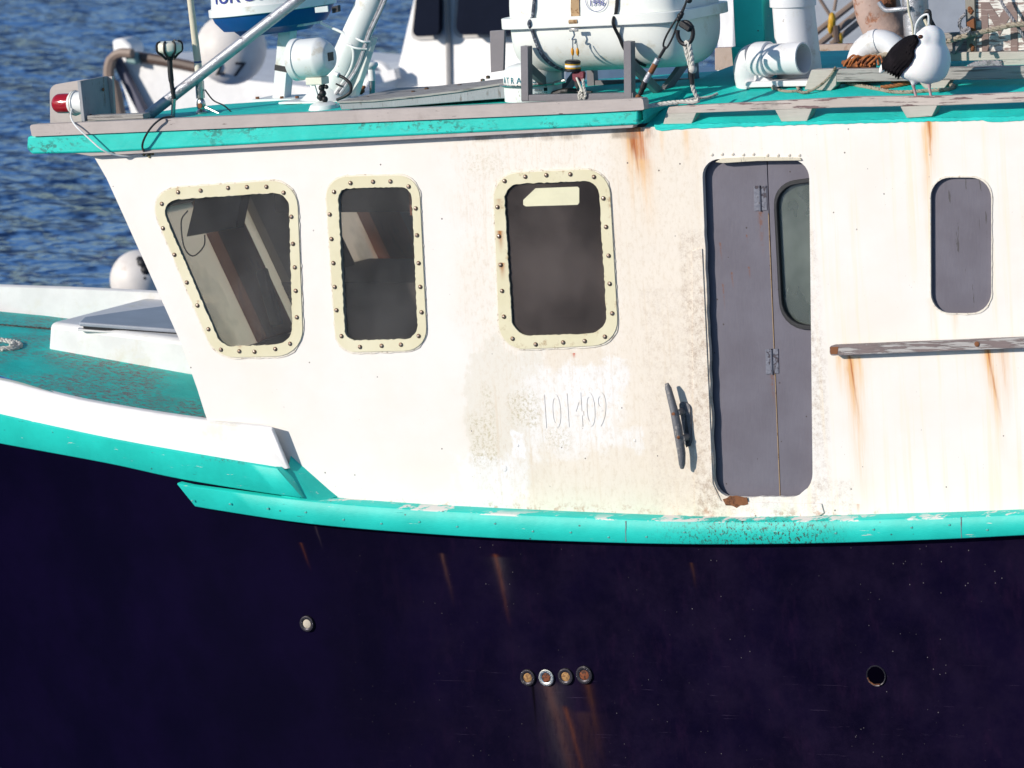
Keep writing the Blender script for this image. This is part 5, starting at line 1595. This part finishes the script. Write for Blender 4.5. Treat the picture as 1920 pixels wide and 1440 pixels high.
# rusted leaning derrick foot and grey post
YK = YR2 + .36
dk_ = thing('derrick_foot', 'thick rust-pitted pinkish steel tube leaning behind the arched vent', 'post', P(1680, 110, YK))
MB().tube(smoothpath(pl([(1640, -40), (1643, 0), (1650, 30), (1668, 70), (1690, 112)], YK)), [.120] * 6 + [.118] * 6 + [.116] * 7 + [.105] * 6, 26).obj('tube', 'pink_rust', dk_, smooth=60)
mb = MB(); mb.tube(pl([(1662, -30), (1664, 14)], YK - .08), .045, 16); mb.obj('pivot', 'rust', dk_)
gp = thing('mast_post', 'grey post with a bent galvanised pin, behind the gull', 'post', P(1725, 110, YK - .1))
MB().tube(pl([(1714, -30), (1718, 40), (1722, 112)], YK - .08), .066, 22).obj('tube', 'galv', gp, smooth=60)
MB().tube(smoothpath(pl([(1648, 4), (1655, 14), (1663, 19), (1680, 18), (1705, 15)], YK - .16)), .013, 10).obj('pin', 'galv', gp)
hal = MB().tube(smoothpath(pl([(1701, -20), (1704, 20), (1711, 50), (1713, 90)], YK - .2)), .006, 8).obj('halyard', 'cream_pole')
single(hal, 'thin cream halyard hanging beside the grey post', 'rope')
hz_ = thing('hose_loop', 'pale hose loop and black tube rising behind the gull head', 'hose', P(1735, 70, YK - .25))
MB().tube(smoothpath(pl([(1715, 66), (1718, 46), (1726, 33), (1736, 27), (1741, 30), (1741, 46)], YK - .25)), .0055, 8).obj('hose', 'pvc', hz_)
MB().tube(smoothpath(pl([(1733, 38), (1736, 24), (1742, 22), (1744, 36), (1750, 48), (1760, 70)], YK - .22)), .012, 8).obj('black_tube', 'black', hz_)
MB().tube(pl([(1734, 36), (1746, 62)], YK - .23), .010, 8).obj('stick', 'cream_pole', hz_)
# name board
YN = YR3 + .04
nb = thing('name_board', 'peeling white name board with big brown letters on a rusty post', 'sign', P(1870, 98, YN))
slab('board', [(1826, -40), (2300, -55), (2300, 84), (1827, 97)], [], YN, YN + .025, 'sign', nb, bevel=.003)
slab('post', [(1808, -40), (1826, -40), (1829, 97), (1813, 98)], [], YN - .02, YN + .02, 'sign_post', nb, bevel=.003)
slab('letter', [(1839, 4), (1854, 4), (1873, 33), (1890, 4), (1907, 4), (1908.5, 96), (1895, 96), (1894.5, 30), (1874, 67), (1852, 24), (1854.5, 96), (1841, 96)], [], YN - .003, YN + .001, 'sign_letter', nb)
oc = [(1945 + 33 * math.cos(a), 50 + 46 * math.sin(a)) for a in [2 * math.pi * k / 32 for k in range(32)]]
oi = [(1945 + 18 * math.cos(a), 50 + 32 * math.sin(a)) for a in [2 * math.pi * k / 32 for k in range(32)]]
slab('letter', oc, [oi], YN - .003, YN + .001, 'sign_letter', nb)
for (x, y) in [(1820, 20), (1823, 88)]:
    mb = MB()
    for i in range(8): mb.ball(P(x + random.uniform(-3, 3), y + random.uniform(-4, 5), YN - .02), random.uniform(.006, .013), 8)
    mb.obj('rusty_bolt', 'rust', nb)
slab('bracket', [(1812, 42), (1826, 34), (1828, 62), (1816, 66)], [], YN - .04, YN - .02, 'rust', nb, bevel=.003)
# ropes by the board
mb = MB(); rope_mb(mb, pl([(1776, 78), (1800, 70), (1840, 60), (1880, 51), (1905, 46), (1960, 44)], YN - .1), .014)
single(mb.obj('tan_rope', 'rope_tan'), 'tan rope sagging across the name board from behind the gull', 'rope')
mb = MB(); rope_mb(mb, pl([(1868, -20), (1880, 8), (1895, 30), (1907, 48), (1918, 66), (1935, 90)], YN - .07), .0085)
single(mb.obj('thin_rope', 'rope_grey'), 'thin grey rope hanging diagonally over the letter M', 'rope')
mb = MB(); rope_mb(mb, pl([(1810, 26), (1801, 36), (1799, 48), (1806, 56), (1815, 52), (1818, 58), (1808, 62), (1800, 60)], YN - .06), .009)
single(mb.obj('knotted_rope', 'rope_grey'), 'knotted grey rope end looped round the sign post', 'rope')
mb = MB(); mb.bar(P(1788, 100, YN - .05), P(1812, 58, YN - .05), .035, .02)
single(mb.obj('strut', 'grey_steel', bevel=.002), 'slanting grey strut propping the sign post', 'strut')
mb = MB(); mb.prism(pl([(1768, 62), (1812, 60), (1813, 96), (1770, 97)], YN + .06), (0, .04, 0))
single(mb.obj('plank', 'grey_wood', bevel=.003), 'weathered grey plank standing left of the name board', 'plank')
# lines lying on the roof
def roofline(pts, r, lift=0.9):
    out = []
    for (x, y) in pts:
        q = RAf(x, y); out.append(V((q.x, q.y, za(q.x, q.y) + r * lift)))
    return out
mb = MB(); rope_mb(mb, roofline([(1585, 158), (1610, 164), (1645, 170), (1672, 176), (1700, 176), (1740, 174), (1775, 171), (1790, 167), (1782, 163)], .010), .010)
single(mb.obj('roof_rope', 'rope_tan'), 'dirty tan rope lying in a bight on the roof under the gull', 'rope')
mb = MB(); rope_mb(mb, roofline([(1652, 168), (1680, 165), (1706, 160)], .011), .011); rope_mb(mb, roofline([(1672, 156), (1700, 158)], .010), .010)
single(mb.obj('rusty_rope', 'rope_brown'), 'short rusty red-brown rope behind the gull legs', 'rope')
mb = MB()
for i in range(5):
    rope_mb(mb, [p + V((0, random.uniform(-.02, .05), .01 + .018 * (i % 3))) for p in roofline([(1578 + 6 * i, 162 - i), (1600, 158 - i + 2 * (i % 2)), (1630, 160 - i), (1655, 158 + (i % 3))], .009)], .011)
single(mb.obj('rope_heap', 'rope_dark'), 'heap of dark rope under the grey roof rail', 'rope')
mb = MB(); rope_mb(mb, roofline([(1447, 166), (1462, 172), (1480, 174), (1498, 172), (1495, 164), (1503, 156), (1515, 150)], .0075) , .0075)
q5 = [P(1493, 171, YR2 - .06), P(1512, 173, YR2 - .05), P(1535, 162, YR2 - .03), P(1556, 143, YR2 - .012), P(1567, 126, YR2 - .01)]
rope_mb(mb, q5, .0075)
for (x, y) in [(1437, 160), (1452, 164)]: mb.ball(P(x, y, RAf(x, y + 4).y), .016, 10)
single(mb.obj('painter_line', 'rope_tan'), 'thin line from a small knot on the roof up over the rail foot', 'rope')
mb = MB()
for i in range(4): rope_mb(mb, [P(1815 + 4 * i, 126 - 2 * i, YR2 + .3), P(1845, 120 - i, YR2 + .3), P(1880, 124 - 2 * i, YR2 + .3)], .012)
single(mb.obj('rope_coil', 'rope_grey'), 'dark grey rope coil between the two far roof rails', 'rope')

# ------------------------------------------------------------------ foredeck lines
def deckline(pts, r):
    out = []
    for (x, y) in pts:
        q = PF(x, y, deckz); out.append(V((q.x, q.y, deckz(q.x, q.y) + r * 1.1)))
    return out
mb = MB(); rope_mb(mb, deckline([(-60, 612), (0, 617), (50, 621), (110, 625)], .014), .014)
single(mb.obj('dark_line', 'rope_dark'), 'dark rope lying straight across the foredeck', 'rope')
mb = MB(); cq = PF(-12, 652, deckz)
cl_ = []
for k in range(75):
    a = k / 75 * 6 * math.pi; rr = .10 + .075 * k / 75 + .012 * math.sin(a * 2.3)
    x_, y_ = cq.x + rr * 1.15 * math.cos(a), cq.y + rr * math.sin(a) * .9
    cl_.append(V((x_, y_, deckz(x_, y_) + .014 + .012 * math.sin(a * 1.7 + 1) ** 2)))
rope_mb(mb, cl_[::3], .015)
single(mb.obj('mooring_line', 'rope_white'), 'coiled pale mooring rope on the foredeck at the left edge', 'rope')
ob = P(285, 568, YT + 1.2)
mb = MB(); mb.box(ob + V((.12, 0, 0)), (.45, .2, .035))
single(mb.obj('orange_board', 'orange_board', bevel=.008), 'orange board edge showing behind the foredeck hatch', 'board')

# ------------------------------------------------------------------ gull
YG = YR + .025
gl_ = thing('gull', 'black-backed gull standing on the near roof rail, head turned back', 'gull', P(1730, 184, YG))
def vox(balls, size, extra=None):
    mb = MB()
    for (c, r, sc, rot) in balls: mb.ball(c, r, 24, sc=sc, rot=rot)
    o = mb.obj('tmp', 'gull_white')
    m = o.modifiers.new('r', 'REMESH'); m.mode = 'VOXEL'; m.voxel_size = size
    sm_ = o.modifiers.new('s', 'SMOOTH'); sm_.iterations = 10; sm_.factor = .6
    dg = bpy.context.evaluated_depsgraph_get()
    me = bpy.data.meshes.new_from_object(o.evaluated_get(dg))
    bm = bmesh.new(); bm.from_mesh(me)
    bpy.data.objects.remove(o)
    return bm
G = lambda x, y, dy=0.0: P(x, y, YG + dy)
tilt = Matrix.Rotation(rad(18), 3, 'Y')
body = [(G(1739, 112), .118, (1.0, .90, 1.0), None), (G(1727, 124), .088, (1.15, .95, .9), None), (G(1702, 118, .02), .07, (1.5, .9, .8), Matrix.Rotation(rad(-15), 3, 'Y')),
        (G(1672, 121, .03), .032, (1.9, 1.1, .6), Matrix.Rotation(rad(-18), 3, 'Y')), (G(1745, 94), .080, (1.0, .95, 1.05), None), (G(1746, 74), .073, (1.0, .95, .98), None), (G(1733, 73, -.04), .050, (1.0, .9, .95), None),
        (G(1768, 108, .01), .05, (.7, .9, 1.3), None), (G(1708, 131, -.01), .062, (1.1, .95, .85), None), (G(1750, 127, 0), .078, (1.0, .95, .95), None), (G(1713, 154, -.01), .018, (1, 1, 1.2), None), (G(1741, 151), .020, (1, 1, 1.2), None)]
bm = vox(body, .008)
from mathutils.bvhtree import BVHTree
bvh = BVHTree.FromBMesh(bm)
def on_body(px, py):
    d = ray(px, py).normalized(); h = bvh.ray_cast(CAMB, d)
    return h[0] if h[0] is not None else G(px, py, -.07)
eye_at = on_body(1726, 69)
mbg = MB(); mbg.bm.free(); mbg.bm = bm
for f in bm.faces: f.material_index = 0
for (pts) in [[(1711, 152), (1714, 166), (1717, 178), (1719, 184)], [(1741, 150), (1743, 166), (1745, 177), (1746, 182)]]:
    mbg.tube(smoothpath(pl(pts, YG - .005)), [.010] * 5 + [.0075] * 4 + [.007] * 6 + [.008] * 4, 8, mi=1)
    q = P(pts[-1][0], pts[-1][1], YG - .005)
    for a in (-.6, 0, .6):
        mbg.tube([q, q + V((math.sin(a) * .035 + .01, -math.cos(a) * .018, .004))], [.006, .003], 6, mi=1)
mbg.obj('body', ['gull_white', 'gull_pink'], gl_, smooth=80)
wb_ = MB()
bk = [(1712, 65), (1700, 68), (1684, 78), (1670, 91), (1661, 105), (1653, 120), (1654, 128)]
ft = [(1716, 66), (1721, 79), (1713, 93), (1713, 106), (1705, 121), (1693, 133), (1685, 146)]
bks = smoothpath([V((x, y, 0)) for (x, y) in bk], 7); fts = smoothpath([V((x, y, 0)) for (x, y) in ft], 7)
NU = 28
top_rows, bot_rows = [], []
for i, (b, f) in enumerate(zip(bks, fts)):
    t = i / (len(bks) - 1); ra, rb2 = [], []
    hf = on_body(f.x + 2, f.y); 
    yf = hf.y if hf is not None else YG - .07
    yb3 = YG - .005
    for k in range(NU + 1):
        u = k / NU
        px, py = b.x + (f.x - b.x) * u, b.y + (f.y - b.y) * u
        if t > .55:                                  # feather tips step out along the lower edge
            j_ = (u * 6.5) % 1.0
            py += (t - .55) / .45 * (5.5 * (1 - abs(j_ * 2 - 1)) - 2); px -= (t - .55) / .45 * 2.5 * (1 - abs(j_ * 2 - 1))
        bul = math.sin(math.pi * min(1, u * .92 + .06)) ** .7
        step = .0045 * ((t * 7 + .8 * math.sin(u * 9)) % 1.0) + .003 * ((u * 6.5 + t * 1.5) % 1.0)
        y_ = yb3 + (yf - .004 - yb3) * u - .045 * bul * (1 - .35 * t) - step
        q = P(px, py, y_); ra.append(q); rb2.append(q + V((0, .014, 0)))
    top_rows.append(ra); bot_rows.append(rb2)
wb_.loft(top_rows); wb_.loft(bot_rows)
wb_.loft([top_rows[-1], bot_rows[-1]]); wb_.loft([top_rows[0], bot_rows[0]])
wb_.loft([[r[0] for r in top_rows], [r[0] for r in bot_rows]]); wb_.loft([[r[-1] for r in top_rows], [r[-1] for r in bot_rows]])
wb_.obj('wing', 'gull_black', gl_, smooth=50)
tb2 = MB()
tb2.ball(G(1660, 121, .0), .036, 16, sc=(1.5, .5, .5), rot=Matrix.Rotation(rad(-52), 3, 'Y'))
tb2.obj('tail', 'gull_white', gl_, smooth=80)
MB().ball(G(1777, 107, .05), .026, 12, sc=(.5, .8, 1.2)).obj('wing', 'gull_black', gl_)
MB().ball(eye_at, .0125, 14, sc=(1, .6, .85)).obj('eye', 'gull_eye', gl_, smooth=80)

# ------------------------------------------------------------------ boats and buoys behind (world frame)
def wthing(name, label, cat, loc, group=None): return thing(name, label, cat, loc, group, boat=False)
def pw(pts, d):
    sk = .0031 if 49.5 < d < 51 else 0.0
    return [PW(x, y, d + (650 - x) * sk) for (x, y) in pts]
def PWB(x, y, d): return PW(x, y, d + (650 - x) * .0031)
back = V((look.x, look.y, 0)).normalized()
back = Matrix.Rotation(rad(-29), 3, 'Z') @ back
MPX = 50 / FPX
fb_ = wthing('moored_boat', 'blurred white boat moored behind the bow, its cabin windows dark', 'boat', PW(500, 330, 50))
sheer = [(226, 106), (260, 112), (310, 119), (365, 130), (440, 148), (600, 165), (800, 176), (1150, 182)]
foot = [(292, 262), (312, 275), (350, 290), (400, 300), (470, 306), (620, 320), (800, 330), (1150, 335)]
mb = MB()
near_t = pw(sheer, 50); near_b = pw(foot, 50.3)
dep = [0.15, .8, 1.5, 2.2, 2.8, 3.0, 3.0, 3.0]
mid = [a * .5 + b * .5 + V((0, 0, .0)) - back * .08 for a, b in zip(near_t, near_b)]
far_t = [p + back * d for p, d in zip(near_t, dep)]; far_b = [p + back * d * .8 for p, d in zip(near_b, dep)]
far_t[0] = PWB(212, 104, 50.9)
far_b[0] = PWB(262, 262, 50.9)
mb.loft([far_b, far_t, near_t, mid, near_b])
mb.obj('hull', 'far_white', fb_, smooth=40)
mb = MB(); mb.bar(PWB(219, 112, 49.9), PWB(288, 246, 49.95), .085, .10); mb.obj('stem_band', 'far_stripe', fb_, bevel=.02)
mb = MB(); mb.tube(smoothpath(pw([(252, 106), (300, 113), (365, 126), (420, 140)], 49.95)), .055, 8); mb.obj('guard_rail', 'far_trim', fb_)
mb = MB(); mb.prism(pw([(209, 75), (228, 71), (246, 86), (246, 106), (212, 108)], 50.2), back * .25); mb.obj('bow_post', 'far_white', fb_, bevel=.03)
mb = MB(); mb.prism(pw([(232, 97), (252, 100), (256, 122), (236, 118)], 49.8), back * .12); mb.obj('bracket', 'far_teal', fb_, bevel=.02)
mb = MB(); mb.tube(smoothpath(pw([(248, 100), (225, 100), (209, 112), (204, 140), (212, 170), (221, 218)], 49.75)), [.05] * 12 + [.06] * 10 + [.09] * 9, 8); mb.obj('mooring_chafe', 'spar', fb_)
mb = MB(); mb.prism(pw([(440, 150), (760, 138), (760, 230), (440, 240)], 50.4), back * 1.6); mb.obj('trunk', 'far_white', fb_, bevel=.05)
mb = MB(); mb.prism(pw([(790, -80), (1060, -80), (1060, 220), (722, 220), (742, 128)], 50.1), back * 2.0); mb.obj('wheelhouse', 'far_white', fb_, bevel=.06)
for (poly, hole) in [(rp([(784, -60, 8), (826, -60, 8), (826, 74, 16), (769, 76, 16)]), None), (rp([(858, -60, 8), (975, -60, 8), (985, 68, 22), (848, 72, 22)]), None)]:
    mb = MB(); mb.prism(pw(poly, 50.07), back * .03); w_ = mb.obj('window', 'far_grey', fb_)
    mb = MB(); mb.prism(pw(grow(poly, -7), 49.80), back * .08); mb.obj('pane', 'far_glass', w_)
mb = MB(); mb.bar(PWB(700, 150, 49.9), PWB(745, 138, 49.9), .1, .1)
mb.tube(smoothpath(pw([(676, 140), (690, 126), (715, 124), (730, 140)], 49.9)), .05, 8); mb.obj('fairlead', 'far_white', fb_)
MB().tube(pw([(838, -60), (842, 210)], 50.06), .025, 6).obj('seam', 'far_grey', fb_)
# large white fender on its deck
by = wthing('buoy_ball', 'big white ball buoy marked 27 behind the whip antenna', 'buoy', PW(433, 160, 49.2))
cb = PW(433, 92, 49.2); rb_ = 67 * 49.2 / FPX
MB().ball(cb, rb_, 32, sc=(1, 1, 1.0)).obj('ball', 'buoy', by, smooth=80)
def ball_text(ch, px, py, size):
    k = 49.2 / FPX
    dx, dy = (px - 433) * k, -(py - 92) * k
    d = (right * dx + up * dy - look * math.sqrt(max(rb_ ** 2 - dx * dx - dy * dy, .0001))).normalized()
    vy = (up - d * up.dot(d)).normalized(); vx = vy.cross(d).normalized()
    text_mesh('number', ch, size, cb + d * (rb_ + .008) - vy * size * .3, vx, vy, 'ink_black', by, ext=.004, align='CENTER')
ball_text('2', 413, 131, .24); ball_text('7', 450, 134, .24)
# floating mooring buoy
def water_depth(px, py):
    d = look * FPX + right * (px - 960) - up * (py - 720)
    return FPX * ((-2.75 - CAM.z) / d.z)
dw = water_depth(262, 572)
fl_ = wthing('mooring_buoy', 'white mooring buoy with a black patch floating beyond the far bulwark', 'buoy', PW(262, 572, dw))
cb2 = PW(262, 524, dw); r2 = 56 * dw / FPX
MB().ball(cb2, r2, 32).obj('ball', 'buoy', fl_, smooth=80)
mb = MB()
for (x, y, s_) in [(268, 492, .30), (272, 508, .26), (262, 482, .2), (270, 522, .12)]:
    dd = (PW(x, y, dw - r2 * .8) - cb2).normalized()
    mb.ball(cb2 + dd * (r2 * .93), r2 * s_ * .7, 14)
mb.obj('fouled_patch', 'black', fl_, smooth=80)
# boat with spars on the right
rbt = wthing('moored_boat', 'pale boat hull with brown spars and yellow line, blurred behind the white pipe', 'boat', PW(1600, 250, 42))
hn = V((.80, .60, 0)).normalized()
p0 = PW(1380, -140, 39); L_ = 2.45
q0_ = V((p0.x, p0.y, 0)); z_hi = PW(1500, -220, 40).z; z_lo = -2.9
mb = MB()
rows = []
for (z, o_) in [(z_lo, -.5), (-1.2, -.12), (z_hi, 0.0)]:
    rows.append([V((q0_.x, q0_.y, z)) + hn * t + V((hn.y, -hn.x, 0)) * (o_ - .15 * (t / L_ - .5) ** 2) for t in [L_ * k / 12 for k in range(13)]])
mb.loft(rows)
mb.loft([[p + V((-hn.y, hn.x, 0)) * .6 for p in r] for r in rows])
mb.loft([[r[-1] for r in rows], [r[-1] + V((-hn.y, hn.x, 0)) * .6 for r in rows]])
mb.loft([[r[0] for r in rows], [r[0] + V((-hn.y, hn.x, 0)) * .6 for r in rows]])
mb.loft([rows[-1], [p + V((-hn.y, hn.x, 0)) * .6 for p in rows[-1]]])
mb.obj('hull', 'far_white', rbt, smooth=40)
for (a, b, r) in [((1500, 85), (1640, -25), .024), ((1535, 84), (1645, -5), .026), ((1558, 84), (1640, 18), .024), ((1533, -8), (1556, 28), .014), ((1569, -8), (1564, 20), .014)]:
    MB().tube(pw([a, b], 38), r, 8).obj('spar', 'spar', rbt)
for (x, y, s_) in [(1560, 40, .05), (1557, 52, .035), (1575, 74, .04), (1566, 66, .03)]:
    MB().ball(PW(x, y, 37.9), s_, 10, sc=(.6, .6, 1.4)).obj('yellow_line', 'yellow', rbt)
MB().tube(pw([(1568, 48), (1570, 80)], 37.9), .03, 8).obj('coil', 'far_trim', rbt)
# ------------------------------------------------------------------ set the boat on its trim
T4 = ROT.to_4x4()
for o in BOAT_TOPS:
    o.matrix_basis = T4 @ Matrix.Translation(o.location)
